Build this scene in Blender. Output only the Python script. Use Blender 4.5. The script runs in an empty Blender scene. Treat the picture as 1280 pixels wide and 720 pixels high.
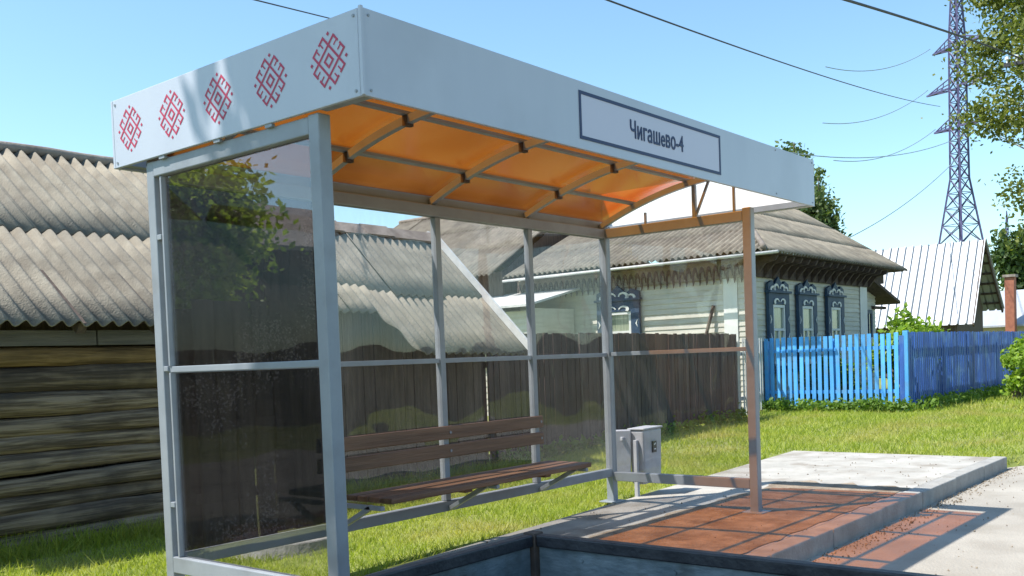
import bpy, math, random
import numpy as np
from mathutils import Vector, Matrix

random.seed(7)
RNG = np.random.default_rng(11)
SC = bpy.context.scene
COL = SC.collection

# ------------------------------------------------------------------ camera, sky, sun, exposure
cam_data = bpy.data.cameras.new("camera")
cam = bpy.data.objects.new("camera", cam_data)
COL.objects.link(cam)
SC.camera = cam
cam_data.sensor_fit = 'HORIZONTAL'
cam_data.sensor_width = 36.0
cam_data.lens = 34.356
cam_data.shift_y = 0.10575
cam_data.clip_start = 0.02
cam_data.clip_end = 3000
_R = Vector((0.633344, -0.772977, -0.037171))
_U = Vector((0.052365, -0.005116, 0.998615))
_F = Vector((0.772097, 0.634413, -0.037237))
cam.matrix_world = Matrix(((_R.x, _U.x, -_F.x, -2.7564), (_R.y, _U.y, -_F.y, -2.9850),
                           (_R.z, _U.z, -_F.z, 1.2497), (0, 0, 0, 1)))

SUN_TRAVEL = Vector((0.5, -0.37, -1.0)).normalized()      # direction the light travels
sun_el = math.asin(-SUN_TRAVEL.z)
sun_az = math.atan2(-SUN_TRAVEL.x, -SUN_TRAVEL.y)          # clockwise from +Y

world = bpy.data.worlds.new("World")
SC.world = world
world.use_nodes = True
wn = world.node_tree
bg = wn.nodes["Background"]
sky = wn.nodes.new("ShaderNodeTexSky")
sky.sky_type = 'NISHITA'
sky.sun_disc = False
sky.sun_elevation = sun_el
sky.sun_rotation = sun_az
sky.altitude = 100
sky.air_density = 1.0
sky.dust_density = 0.6
sky.ozone_density = 1.0
tint = wn.nodes.new("ShaderNodeMix")
tint.data_type = 'RGBA'
tint.blend_type = 'MULTIPLY'
tint.inputs[0].default_value = 1.0
tint.inputs[7].default_value = (0.88, 1.06, 1.05, 1)          # slightly cyan summer haze
wn.links.new(sky.outputs[0], tint.inputs[6])
wn.links.new(tint.outputs[2], bg.inputs[0])
bg.inputs[1].default_value = 0.15

sun_data = bpy.data.lights.new("sun", 'SUN')
sun_data.energy = 5.0
sun_data.angle = math.radians(0.5)
sun_data.color = (1.0, 0.95, 0.87)
sun = bpy.data.objects.new("sun", sun_data)
COL.objects.link(sun)
sun.rotation_euler = SUN_TRAVEL.to_track_quat('-Z', 'Y').to_euler()

SC.view_settings.view_transform = 'Standard'
SC.view_settings.look = 'None'
SC.view_settings.gamma = 1.0
SC.view_settings.use_curve_mapping = False
SC.view_settings.exposure = 0.68
SC.render.engine = 'CYCLES'
SC.cycles.max_bounces = 10
SC.cycles.transparent_max_bounces = 24
SC.cycles.use_denoising = True
SC.cycles.sample_clamp_indirect = 6.0

# ------------------------------------------------------------------ materials
def new_mat(name):
    m = bpy.data.materials.new(name)
    m.use_nodes = True
    m.node_tree.nodes.clear()
    return m, m.node_tree.nodes, m.node_tree.links


def N(nodes, kind, **kw):
    n = nodes.new(kind)
    for k, v in kw.items():
        setattr(n, k, v)
    return n


def mat(name, c1, c2=None, scale=4.0, rough=0.7, bump=0.0, bscale=None, metal=0.0, stretch=(1, 1, 1),
        c3=None, scale3=1.0, amount3=0.5, detail=6, spec=0.5, island=0.0, lo=0.35, hi=0.65):
    """Principled surface with noise-mixed colours, larger stains and noise bump, in object space."""
    m, ns, ls = new_mat(name)
    out = N(ns, "ShaderNodeOutputMaterial")
    b = N(ns, "ShaderNodeBsdfPrincipled")
    ls.new(b.outputs[0], out.inputs[0])
    b.inputs["Roughness"].default_value = rough
    b.inputs["Metallic"].default_value = metal
    b.inputs["Specular IOR Level"].default_value = spec
    tc = N(ns, "ShaderNodeTexCoord")
    mp = N(ns, "ShaderNodeMapping")
    mp.inputs["Scale"].default_value = stretch
    ls.new(tc.outputs["Object"], mp.inputs[0])
    no = N(ns, "ShaderNodeTexNoise")
    no.inputs["Scale"].default_value = scale
    no.inputs["Detail"].default_value = detail
    no.inputs["Roughness"].default_value = 0.6
    ls.new(mp.outputs[0], no.inputs["Vector"])
    ramp = N(ns, "ShaderNodeValToRGB")
    ramp.color_ramp.elements[0].position = lo
    ramp.color_ramp.elements[1].position = hi
    ramp.color_ramp.elements[0].color = (*c1, 1)
    ramp.color_ramp.elements[1].color = (*(c2 or c1), 1)
    ls.new(no.outputs[0], ramp.inputs[0])
    col = ramp.outputs[0]
    if c3:
        n3 = N(ns, "ShaderNodeTexNoise")
        n3.inputs["Scale"].default_value = scale3
        n3.inputs["Detail"].default_value = 5
        ls.new(tc.outputs["Object"], n3.inputs["Vector"])
        r3 = N(ns, "ShaderNodeValToRGB")
        r3.color_ramp.elements[0].position = 0.5
        r3.color_ramp.elements[1].position = 0.68
        r3.color_ramp.elements[0].color = (0, 0, 0, 1)
        r3.color_ramp.elements[1].color = (amount3, amount3, amount3, 1)
        ls.new(n3.outputs[0], r3.inputs[0])
        mx = N(ns, "ShaderNodeMix", data_type='RGBA')
        ls.new(r3.outputs[0], mx.inputs[0])
        ls.new(col, mx.inputs[6])
        mx.inputs[7].default_value = (*c3, 1)
        col = mx.outputs[2]
    if island:
        g = N(ns, "ShaderNodeNewGeometry")
        mr = N(ns, "ShaderNodeMapRange")
        mr.inputs["To Min"].default_value = 1 - island
        mr.inputs["To Max"].default_value = 1 + island
        ls.new(g.outputs["Random Per Island"], mr.inputs[0])
        hv = N(ns, "ShaderNodeHueSaturation")
        ls.new(mr.outputs[0], hv.inputs["Value"])
        ls.new(col, hv.inputs["Color"])
        col = hv.outputs[0]
    ls.new(col, b.inputs["Base Color"])
    if bump:
        bn = N(ns, "ShaderNodeTexNoise")
        bn.inputs["Scale"].default_value = bscale or scale * 3
        bn.inputs["Detail"].default_value = 8
        ls.new(mp.outputs[0], bn.inputs["Vector"])
        bp = N(ns, "ShaderNodeBump")
        bp.inputs["Strength"].default_value = bump
        bp.inputs["Distance"].default_value = 0.02
        ls.new(bn.outputs[0], bp.inputs["Height"])
        ls.new(bp.outputs[0], b.inputs["Normal"])
    return m


def leaf_mat(name, c1, c2, trans=0.35, rough=0.5, dry=None, dscale=0.8):
    m, ns, ls = new_mat(name)
    out = N(ns, "ShaderNodeOutputMaterial")
    b = N(ns, "ShaderNodeBsdfPrincipled")
    t = N(ns, "ShaderNodeBsdfTranslucent")
    mix = N(ns, "ShaderNodeMixShader")
    g = N(ns, "ShaderNodeNewGeometry")
    r = N(ns, "ShaderNodeValToRGB")
    r.color_ramp.elements[0].color = (*c1, 1)
    r.color_ramp.elements[1].color = (*c2, 1)
    ls.new(g.outputs["Random Per Island"], r.inputs[0])
    colr = r.outputs[0]
    if dry:
        tc = N(ns, "ShaderNodeTexCoord")
        dn = N(ns, "ShaderNodeTexNoise")
        dn.inputs["Scale"].default_value = dscale
        dn.inputs["Detail"].default_value = 6
        ls.new(tc.outputs["Object"], dn.inputs["Vector"])
        dr = N(ns, "ShaderNodeMapRange")
        dr.inputs["From Min"].default_value = 0.48
        dr.inputs["From Max"].default_value = 0.68
        dr.inputs["To Max"].default_value = 0.8
        ls.new(dn.outputs[0], dr.inputs[0])
        dm = N(ns, "ShaderNodeMix", data_type='RGBA')
        ls.new(dr.outputs[0], dm.inputs[0])
        ls.new(colr, dm.inputs[6])
        dm.inputs[7].default_value = (*dry, 1)
        colr = dm.outputs[2]
    ls.new(colr, b.inputs["Base Color"])
    gm = N(ns, "ShaderNodeMix", data_type='RGBA', blend_type='MULTIPLY')
    gm.inputs[0].default_value = 1.0
    gm.inputs[7].default_value = (1.5, 1.6, 0.6, 1)
    ls.new(colr, gm.inputs[6])
    ls.new(gm.outputs[2], t.inputs[0])
    b.inputs["Roughness"].default_value = rough
    b.inputs["Specular IOR Level"].default_value = 0.3
    mix.inputs[0].default_value = trans
    ls.new(b.outputs[0], mix.inputs[1])
    ls.new(t.outputs[0], mix.inputs[2])
    ls.new(mix.outputs[0], out.inputs[0])
    return m


def schlick(ns, ls, f0, gain):
    """Mirror share of a thin sheet by viewing angle, the same from both sides."""
    g = N(ns, "ShaderNodeNewGeometry")
    d = N(ns, "ShaderNodeVectorMath", operation='DOT_PRODUCT')
    ls.new(g.outputs["Normal"], d.inputs[0])
    ls.new(g.outputs["Incoming"], d.inputs[1])
    a = N(ns, "ShaderNodeMath", operation='ABSOLUTE')
    ls.new(d.outputs["Value"], a.inputs[0])
    o = N(ns, "ShaderNodeMath", operation='SUBTRACT')
    o.inputs[0].default_value = 1.0
    ls.new(a.outputs[0], o.inputs[1])
    p5 = N(ns, "ShaderNodeMath", operation='POWER')
    p5.inputs[1].default_value = 5.0
    ls.new(o.outputs[0], p5.inputs[0])
    m = N(ns, "ShaderNodeMath", operation='MULTIPLY_ADD')
    m.inputs[1].default_value = (1 - f0) * gain
    m.inputs[2].default_value = f0 * gain
    m.use_clamp = True
    ls.new(p5.outputs[0], m.inputs[0])
    return m.outputs[0]


def glass_mat(name, tint, dirt=0.05, dirt_col=(0.4, 0.38, 0.36), wobble=0.05, ior=1.5, speck=0.0, gain=1.0):
    """Thin sheet: tinted see-through, Fresnel mirror, dust."""
    m, ns, ls = new_mat(name)
    out = N(ns, "ShaderNodeOutputMaterial")
    tr = N(ns, "ShaderNodeBsdfTransparent")
    tr.inputs[0].default_value = (*tint, 1)
    gl = N(ns, "ShaderNodeBsdfGlossy")
    gl.inputs["Roughness"].default_value = 0.015
    df = N(ns, "ShaderNodeBsdfDiffuse")
    df.inputs[0].default_value = (*dirt_col, 1)
    fres = schlick(ns, ls, 0.04, gain)
    tc = N(ns, "ShaderNodeTexCoord")
    wb = N(ns, "ShaderNodeTexNoise")
    wb.inputs["Scale"].default_value = 1.6
    wb.inputs["Detail"].default_value = 1.0
    ls.new(tc.outputs["Object"], wb.inputs["Vector"])
    bp = N(ns, "ShaderNodeBump")
    bp.inputs["Strength"].default_value = wobble
    bp.inputs["Distance"].default_value = 0.1
    ls.new(wb.outputs[0], bp.inputs["Height"])
    ls.new(bp.outputs[0], gl.inputs["Normal"])
    m1 = N(ns, "ShaderNodeMixShader")
    dn = N(ns, "ShaderNodeTexNoise")
    dn.inputs["Scale"].default_value = 7
    dn.inputs["Detail"].default_value = 10
    dn.inputs["Roughness"].default_value = 0.75
    mp = N(ns, "ShaderNodeMapping")
    mp.inputs["Scale"].default_value = (2.2, 2.2, 0.8)
    ls.new(tc.outputs["Object"], mp.inputs[0])
    ls.new(mp.outputs[0], dn.inputs["Vector"])
    mr = N(ns, "ShaderNodeMapRange")
    mr.inputs["From Min"].default_value = 0.35
    mr.inputs["From Max"].default_value = 0.75
    mr.inputs["To Min"].default_value = dirt * 0.4
    mr.inputs["To Max"].default_value = dirt * 1.8
    ls.new(dn.outputs[0], mr.inputs[0])
    fac = mr.outputs[0]
    if speck:
        vn = N(ns, "ShaderNodeTexNoise")
        vn.inputs["Scale"].default_value = 70
        vn.inputs["Detail"].default_value = 3
        ls.new(tc.outputs["Object"], vn.inputs["Vector"])
        big = N(ns, "ShaderNodeTexNoise")
        big.inputs["Scale"].default_value = 2.2
        ls.new(tc.outputs["Object"], big.inputs["Vector"])
        sub = N(ns, "ShaderNodeMath", operation='MULTIPLY')
        ls.new(vn.outputs[0], sub.inputs[0])
        ls.new(big.outputs[0], sub.inputs[1])
        sr = N(ns, "ShaderNodeMapRange")
        sr.inputs["From Min"].default_value = 0.31
        sr.inputs["From Max"].default_value = 0.40
        sr.inputs["To Max"].default_value = speck
        ls.new(sub.outputs[0], sr.inputs[0])
        ad = N(ns, "ShaderNodeMath", operation='ADD')
        ls.new(fac, ad.inputs[0])
        ls.new(sr.outputs[0], ad.inputs[1])
        fac = ad.outputs[0]
    ls.new(fac, m1.inputs[0])
    ls.new(tr.outputs[0], m1.inputs[1])
    ls.new(df.outputs[0], m1.inputs[2])
    m2 = N(ns, "ShaderNodeMixShader")
    ls.new(fres, m2.inputs[0])
    ls.new(m1.outputs[0], m2.inputs[1])
    ls.new(gl.outputs[0], m2.inputs[2])
    ls.new(m2.outputs[0], out.inputs[0])
    return m


def amber_mat():
    m, ns, ls = new_mat("amber_polycarbonate")
    out = N(ns, "ShaderNodeOutputMaterial")
    tr = N(ns, "ShaderNodeBsdfTransparent")
    # the slanting path through the tinted sheet is longer: tint ** (1 / cosine)
    ge = N(ns, "ShaderNodeNewGeometry")
    dt = N(ns, "ShaderNodeVectorMath", operation='DOT_PRODUCT')
    ls.new(ge.outputs["Normal"], dt.inputs[0])
    ls.new(ge.outputs["Incoming"], dt.inputs[1])
    ab = N(ns, "ShaderNodeMath", operation='ABSOLUTE')
    ls.new(dt.outputs["Value"], ab.inputs[0])
    mx_ = N(ns, "ShaderNodeMath", operation='MAXIMUM')
    mx_.inputs[1].default_value = 0.42
    ls.new(ab.outputs[0], mx_.inputs[0])
    iv = N(ns, "ShaderNodeMath", operation='DIVIDE')
    iv.inputs[0].default_value = 1.0
    ls.new(mx_.outputs[0], iv.inputs[1])
    cb = N(ns, "ShaderNodeCombineColor")
    for k_, c_ in enumerate((0.82, 0.345, 0.045)):
        pw_ = N(ns, "ShaderNodeMath", operation='POWER')
        pw_.inputs[0].default_value = c_
        ls.new(iv.outputs[0], pw_.inputs[1])
        ls.new(pw_.outputs[0], cb.inputs[k_])
    ls.new(cb.outputs[0], tr.inputs[0])
    tl = N(ns, "ShaderNodeBsdfTranslucent")
    tl.inputs[0].default_value = (0.21, 0.083, 0.018, 1)
    gl = N(ns, "ShaderNodeBsdfGlossy")
    gl.inputs["Roughness"].default_value = 0.22
    fres = schlick(ns, ls, 0.05, 1.25)
    m1 = N(ns, "ShaderNodeMixShader")
    tc = N(ns, "ShaderNodeTexCoord")
    no = N(ns, "ShaderNodeTexNoise")
    no.inputs["Scale"].default_value = 1.6
    no.inputs["Detail"].default_value = 4
    ls.new(tc.outputs["Object"], no.inputs["Vector"])
    mr = N(ns, "ShaderNodeMapRange")
    mr.inputs["From Min"].default_value = 0.3
    mr.inputs["From Max"].default_value = 0.7
    mr.inputs["To Min"].default_value = 0.12
    mr.inputs["To Max"].default_value = 0.42
    ls.new(no.outputs[0], mr.inputs[0])
    ls.new(mr.outputs[0], m1.inputs[0])
    ls.new(tr.outputs[0], m1.inputs[1])
    ls.new(tl.outputs[0], m1.inputs[2])
    m2 = N(ns, "ShaderNodeMixShader")
    ls.new(fres, m2.inputs[0])
    ls.new(m1.outputs[0], m2.inputs[1])
    ls.new(gl.outputs[0], m2.inputs[2])
    ls.new(m2.outputs[0], out.inputs[0])
    return m


M = {}
M['grass_ground'] = mat("grass_ground", (0.15, 0.18, 0.035), (0.24, 0.27, 0.06), 1.3, 0.9, 0.6, 30, c3=(0.20, 0.18, 0.09), scale3=0.7, amount3=0.55)
M['blade'] = leaf_mat("grass_blade", (0.17, 0.24, 0.03), (0.42, 0.45, 0.09), 0.45, dry=(0.42, 0.36, 0.14))
M['weed'] = leaf_mat("weed_leaf", (0.07, 0.14, 0.02), (0.18, 0.28, 0.05), 0.35)
M['road'] = mat("sandy_asphalt", (0.28, 0.255, 0.22), (0.38, 0.35, 0.305), 1.2, 0.9, 0.5, 60, c3=(0.27, 0.24, 0.20), scale3=2.2, amount3=0.6)
M['concrete'] = mat("concrete_slab", (0.33, 0.315, 0.285), (0.43, 0.41, 0.375), 3.0, 0.9, 0.45, 45, c3=(0.22, 0.19, 0.155), scale3=2.4, amount3=0.75)
M['kerb'] = mat("kerb_stone", (0.26, 0.25, 0.235), (0.36, 0.35, 0.325), 5.0, 0.85, 0.35, 40, c3=(0.24, 0.22, 0.19), scale3=3, amount3=0.5)
M['soil'] = mat("trodden_soil", (0.20, 0.15, 0.105), (0.34, 0.275, 0.205), 5.0, 0.95, 0.9, 55, c3=(0.14, 0.095, 0.06), scale3=3.5, amount3=0.7)  # earth brown that paints in the roof's amber shadow
M['pebble'] = mat("soil_crumbs", (0.16, 0.12, 0.08), (0.30, 0.25, 0.19), 6, 0.95, island=0.5)
M['panel_white'] = mat("white_composite_panel", (0.42, 0.455, 0.53), (0.45, 0.485, 0.555), 1.0, 0.33, spec=0.5, c3=(0.36, 0.39, 0.45), scale3=1.6, amount3=0.5, stretch=(2.5, 2.5, 0.35))
M['frame_paint'] = mat("grey_frame_paint", (0.235, 0.258, 0.29), (0.27, 0.295, 0.325), 5, 0.38, 0.04, 60, c3=(0.19, 0.195, 0.205), scale3=6, amount3=0.4)
M['panel_inner'] = mat("white_panel_back", (0.78, 0.78, 0.77), (0.82, 0.82, 0.81), 1.0, 0.6)  # fascia white brightened to paint the sun on the inner face
M['navy'] = mat("navy_print", (0.012, 0.025, 0.085), (0.016, 0.03, 0.10), 8, 0.5)
M['sign_field'] = mat("sign_field", (0.50, 0.50, 0.60), (0.52, 0.52, 0.62), 1, 0.4)
M['red'] = mat("red_print", (0.36, 0.02, 0.06), (0.44, 0.03, 0.08), 12, 0.5)
M['ornament_halo'] = mat("pale_ornament_film", (0.66, 0.58, 0.66), (0.68, 0.60, 0.68), 6, 0.45)
M['amber'] = amber_mat()
M['glass'] = glass_mat("clear_sheet", (0.965, 0.96, 0.96), 0.035, wobble=0.16, gain=0.85)
M['glass_low'] = glass_mat("lower_sheet", (0.93, 0.91, 0.90), 0.05, (0.42, 0.37, 0.33), wobble=0.22, gain=1.1, speck=0.08)
M['glass_side'] = glass_mat("side_sheet", (0.86, 0.85, 0.86), 0.010, wobble=0.02, gain=2.6)
M['glass_smoke'] = glass_mat("smoked_sheet", (0.22, 0.20, 0.22), 0.02, (0.20, 0.18, 0.17), wobble=0.05, speck=0.40)
M['bench_wood'] = mat("varnished_brown_wood", (0.11, 0.052, 0.026), (0.22, 0.115, 0.062), 3, 0.5, 0.25, 20, stretch=(0.4, 8, 8), island=0.18)
M['bin_grey'] = mat("grey_bin_paint", (0.36, 0.36, 0.39), (0.42, 0.42, 0.45), 6, 0.55, 0.05, c3=(0.3, 0.29, 0.29), scale3=7, amount3=0.5)
M['black'] = mat("black_plastic", (0.015, 0.015, 0.017), (0.03, 0.03, 0.03), 9, 0.5)
M['white_print'] = mat("white_print", (0.7, 0.7, 0.7), (0.75, 0.75, 0.75), 9, 0.5)
M['trailer_metal'] = mat("zinc_blue_grey", (0.11, 0.145, 0.165), (0.22, 0.26, 0.28), 7, 0.5, 0.2, 30, metal=0.35, c3=(0.07, 0.075, 0.07), scale3=6, amount3=0.8, stretch=(1, 1, 2.5))
M['rim'] = mat("black_rim_tube", (0.012, 0.013, 0.018), (0.035, 0.035, 0.04), 14, 0.5, 0.2, 50)
M['rust'] = mat("brown_corner_steel", (0.05, 0.035, 0.03), (0.09, 0.06, 0.045), 12, 0.7, 0.2)
M['rubber'] = mat("rubber", (0.02, 0.02, 0.02), (0.035, 0.035, 0.035), 20, 0.85)
M['slate'] = mat("asbestos_slate", (0.165, 0.145, 0.115), (0.27, 0.243, 0.195), 3.5, 0.92, 0.6, 60, stretch=(1, 1, 1), c3=(0.15, 0.14, 0.12), scale3=1.3, amount3=0.6, island=0.10)
M['slate_ridge'] = mat("weathered_ridge", (0.17, 0.14, 0.12), (0.29, 0.25, 0.22), 5, 0.9, 0.4, 30)
M['log'] = mat("weathered_log", (0.095, 0.07, 0.048), (0.31, 0.24, 0.165), 6, 0.92, 0.8, 11, stretch=(0.22, 5, 5), c3=(0.075, 0.06, 0.05), scale3=2.6, amount3=0.75, island=0.25, lo=0.40, hi=0.60)
M['log_top'] = mat("yellowed_log", (0.12, 0.075, 0.03), (0.36, 0.24, 0.11), 5, 0.9, 0.9, 10, stretch=(0.35, 5, 5), c3=(0.1, 0.07, 0.04), scale3=2.2, amount3=0.5)  # yellower brown than the other logs
M['dark_plank'] = mat("dark_plank", (0.055, 0.042, 0.036), (0.12, 0.09, 0.075), 4, 0.9, 0.5, 16, stretch=(6, 6, 0.4), island=0.3)
M['grey_board'] = mat("grey_board", (0.12, 0.12, 0.125), (0.20, 0.19, 0.19), 4, 0.9, 0.5, 16, stretch=(0.4, 6, 6))
M['brown_fence'] = mat("brown_fence_plank", (0.042, 0.032, 0.033), (0.095, 0.070, 0.066), 3, 0.85, 0.5, 14, stretch=(5, 5, 0.4), c3=(0.075, 0.04, 0.025), scale3=1.0, amount3=0.5, island=0.35)
M['pale_picket'] = mat("pale_picket", (0.42, 0.42, 0.42), (0.58, 0.57, 0.55), 4, 0.85, 0.3, island=0.15)
M['blue_picket'] = mat("blue_fence_paint", (0.06, 0.31, 0.72), (0.10, 0.40, 0.80), 3, 0.6, 0.15, 25, stretch=(4, 4, 0.6), c3=(0.12, 0.26, 0.42), scale3=4, amount3=0.6, island=0.2)  # lit copy of the fence blue, lighter for the sunny run
M['blue_picket_dark'] = mat("deep_blue_fence_paint", (0.016, 0.066, 0.28), (0.032, 0.115, 0.40), 3, 0.6, 0.15, 25, stretch=(4, 4, 0.6), c3=(0.11, 0.22, 0.40), scale3=2.5, amount3=0.6, island=0.2)  # same fence blue, darkened to paint the shaded run
M['siding'] = mat("cream_siding", (0.48, 0.46, 0.40), (0.58, 0.56, 0.49), 2, 0.8, 0.15, 20, stretch=(0.6, 0.6, 6), c3=(0.42, 0.40, 0.34), scale3=1.5, amount3=0.5, island=0.07)
M['white_board'] = mat("white_board", (0.60, 0.60, 0.58), (0.68, 0.68, 0.66), 3, 0.7, 0.1)
M['frieze'] = mat("dark_carved_wood", (0.05, 0.034, 0.03), (0.10, 0.07, 0.06), 9, 0.9, 0.4)
M['frieze_light'] = mat("faded_carved_wood", (0.17, 0.145, 0.115), (0.27, 0.235, 0.19), 12, 0.9, 0.5)
M['window_blue'] = mat("dark_blue_carving", (0.012, 0.036, 0.08), (0.022, 0.055, 0.11), 6, 0.6, 0.1)
M['pane'] = mat("window_pane", (0.035, 0.05, 0.04), (0.10, 0.12, 0.09), 3, 0.06, spec=0.8)
M['curtain_pane'] = mat("curtained_pane", (0.17, 0.20, 0.14), (0.30, 0.33, 0.24), 5, 0.12, stretch=(5, 5, 0.5), spec=0.7)
M['metal_roof'] = mat("pale_metal_roof", (0.34, 0.365, 0.41), (0.39, 0.415, 0.46), 1.5, 0.5, metal=0.1, c3=(0.30, 0.32, 0.36), scale3=0.8, amount3=0.4)
M['brick'] = mat("red_brick", (0.25, 0.09, 0.06), (0.34, 0.13, 0.08), 7, 0.9, 0.4, 20)
M['pylon'] = mat("galvanised_lattice", (0.055, 0.05, 0.135), (0.09, 0.08, 0.19), 2, 0.6)
M['wire'] = mat("cable", (0.02, 0.022, 0.03), (0.03, 0.03, 0.04), 5, 0.6)
M['wire_pale'] = mat("bare_cable", (0.18, 0.24, 0.30), (0.24, 0.30, 0.36), 5, 0.5)
M['pole'] = mat("concrete_pole", (0.50, 0.47, 0.40), (0.60, 0.56, 0.48), 4, 0.85, 0.2)
M['wood_pole'] = mat("brown_post_wood", (0.12, 0.05, 0.035), (0.19, 0.085, 0.06), 4, 0.85, 0.4, stretch=(5, 5, .5))
M['bark'] = mat("bark", (0.08, 0.06, 0.045), (0.17, 0.14, 0.11), 6, 0.95, 0.8, stretch=(3, 3, 0.6))
M['birch_bark'] = mat("birch_bark", (0.1, 0.09, 0.08), (0.6, 0.58, 0.54), 5, 0.85, 0.3, stretch=(1, 1, 3))
M['leaf_birch'] = leaf_mat("birch_leaf", (0.07, 0.10, 0.018), (0.21, 0.23, 0.055), 0.35)
M['leaf_dark'] = leaf_mat("dark_leaf", (0.025, 0.055, 0.014), (0.075, 0.12, 0.03), 0.3)
M['leaf_garden'] = leaf_mat("garden_leaf", (0.14, 0.21, 0.03), (0.30, 0.38, 0.07), 0.5)
M['leaf_poplar'] = leaf_mat("poplar_leaf", (0.035, 0.07, 0.025), (0.15, 0.19, 0.07), 0.3)
M['leaf_bright'] = leaf_mat("bright_shrub_leaf", (0.12, 0.22, 0.025), (0.30, 0.42, 0.06), 0.4)
M['iron'] = mat("cast_iron", (0.05, 0.05, 0.05), (0.09, 0.085, 0.08), 9, 0.7, 0.3)

# ------------------------------------------------------------------ mesh helpers
ORG = {}


def org(o):
    return ORG.get(o.name, Vector((0, 0, 0))) if o else Vector((0, 0, 0))


def tag(o, label=None, cat=None, group=None, kind=None):
    if label: o["label"] = label
    if cat: o["category"] = cat
    if group: o["group"] = group
    if kind: o["kind"] = kind
    return o


def thing(name, loc, label, cat, group=None):
    o = bpy.data.objects.new(name, None)
    o.empty_display_size = 0.2
    COL.objects.link(o)
    o.location = loc
    ORG[o.name] = Vector(loc)
    return tag(o, label, cat, group)


def link(name, verts, faces, m, parent=None, loc=None, smooth=False):
    """One mesh object; vertices come in world space, origin at the parent's (or loc)."""
    base = org(parent) if parent else Vector(loc or (0, 0, 0))
    v = np.asarray(verts, dtype=float) - np.array(base)
    me = bpy.data.meshes.new(name)
    me.from_pydata(v.tolist(), [], faces)
    me.materials.append(m)
    if smooth:
        me.shade_smooth()
    me.update()
    o = bpy.data.objects.new(name, me)
    COL.objects.link(o)
    if parent:
        o.parent = parent
    else:
        o.location = base
    ORG[o.name] = base
    return o


class MB:
    def __init__(self):
        self.v, self.f = [], []

    def add(self, vs, fs):
        k = len(self.v)
        self.v += [tuple(x) for x in vs]
        self.f += [tuple(i + k for i in f) for f in fs]
        return self

    def hexa(self, c):
        return self.add(c, [(0, 3, 2, 1), (4, 5, 6, 7), (0, 1, 5, 4), (1, 2, 6, 5), (2, 3, 7, 6), (3, 0, 4, 7)])

    def box(self, x0, x1, y0, y1, z0, z1):
        return self.hexa([(x0, y0, z0), (x1, y0, z0), (x1, y1, z0), (x0, y1, z0),
                          (x0, y0, z1), (x1, y0, z1), (x1, y1, z1), (x0, y1, z1)])

    def bar(self, a, b, w, h, up=(0, 0, 1)):
        a, b = Vector(a), Vector(b)
        d = (b - a).normalized()
        u = Vector(up)
        s = d.cross(u)
        if s.length < 1e-4:
            s = d.cross(Vector((1, 0, 0)))
        s.normalize()
        t = s.cross(d)
        s, t = s * w / 2, t * h / 2
        return self.hexa([a - s - t, a + s - t, a + s + t, a - s + t, b - s - t, b + s - t, b + s + t, b - s + t])

    def tube(self, pts, radii, n=8, cap=True):
        pts = [Vector(p) for p in pts]
        if not hasattr(radii, '__len__'):
            radii = [radii] * len(pts)
        k = len(self.v)
        for i, p in enumerate(pts):
            d = (pts[min(i + 1, len(pts) - 1)] - pts[max(i - 1, 0)]).normalized()
            s = d.cross(Vector((0, 0, 1)))
            if s.length < 1e-3:
                s = d.cross(Vector((1, 0, 0)))
            s.normalize()
            t = s.cross(d)
            for j in range(n):
                a = 2 * math.pi * j / n
                self.v.append(tuple(p + (s * math.cos(a) + t * math.sin(a)) * radii[i]))
        for i in range(len(pts) - 1):
            for j in range(n):
                j2 = (j + 1) % n
                self.f.append((k + i * n + j, k + i * n + j2, k + (i + 1) * n + j2, k + (i + 1) * n + j))
        if cap:
            self.f.append(tuple(k + j for j in range(n))[::-1])
            self.f.append(tuple(k + (len(pts) - 1) * n + j for j in range(n)))
        return self

    def prism(self, poly, d):
        """poly: list of 3-D points (planar), extruded by vector d."""
        n = len(poly)
        a = [Vector(p) for p in poly]
        b = [p + Vector(d) for p in a]
        fs = [tuple(range(n))[::-1], tuple(range(n, 2 * n))]
        fs += [(i, (i + 1) % n, n + (i + 1) % n, n + i) for i in range(n)]
        return self.add(a + b, fs)

    def build(self, name, m, parent=None, loc=None, smooth=False, bevel=0.0, seg=2):
        o = link(name, self.v, self.f, m, parent, loc, smooth)
        if bevel:
            bv = o.modifiers.new("bevel", 'BEVEL')
            bv.width = bevel
            bv.segments = seg
            bv.limit_method = 'ANGLE'
            bv.harden_normals = False
        return o


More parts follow.
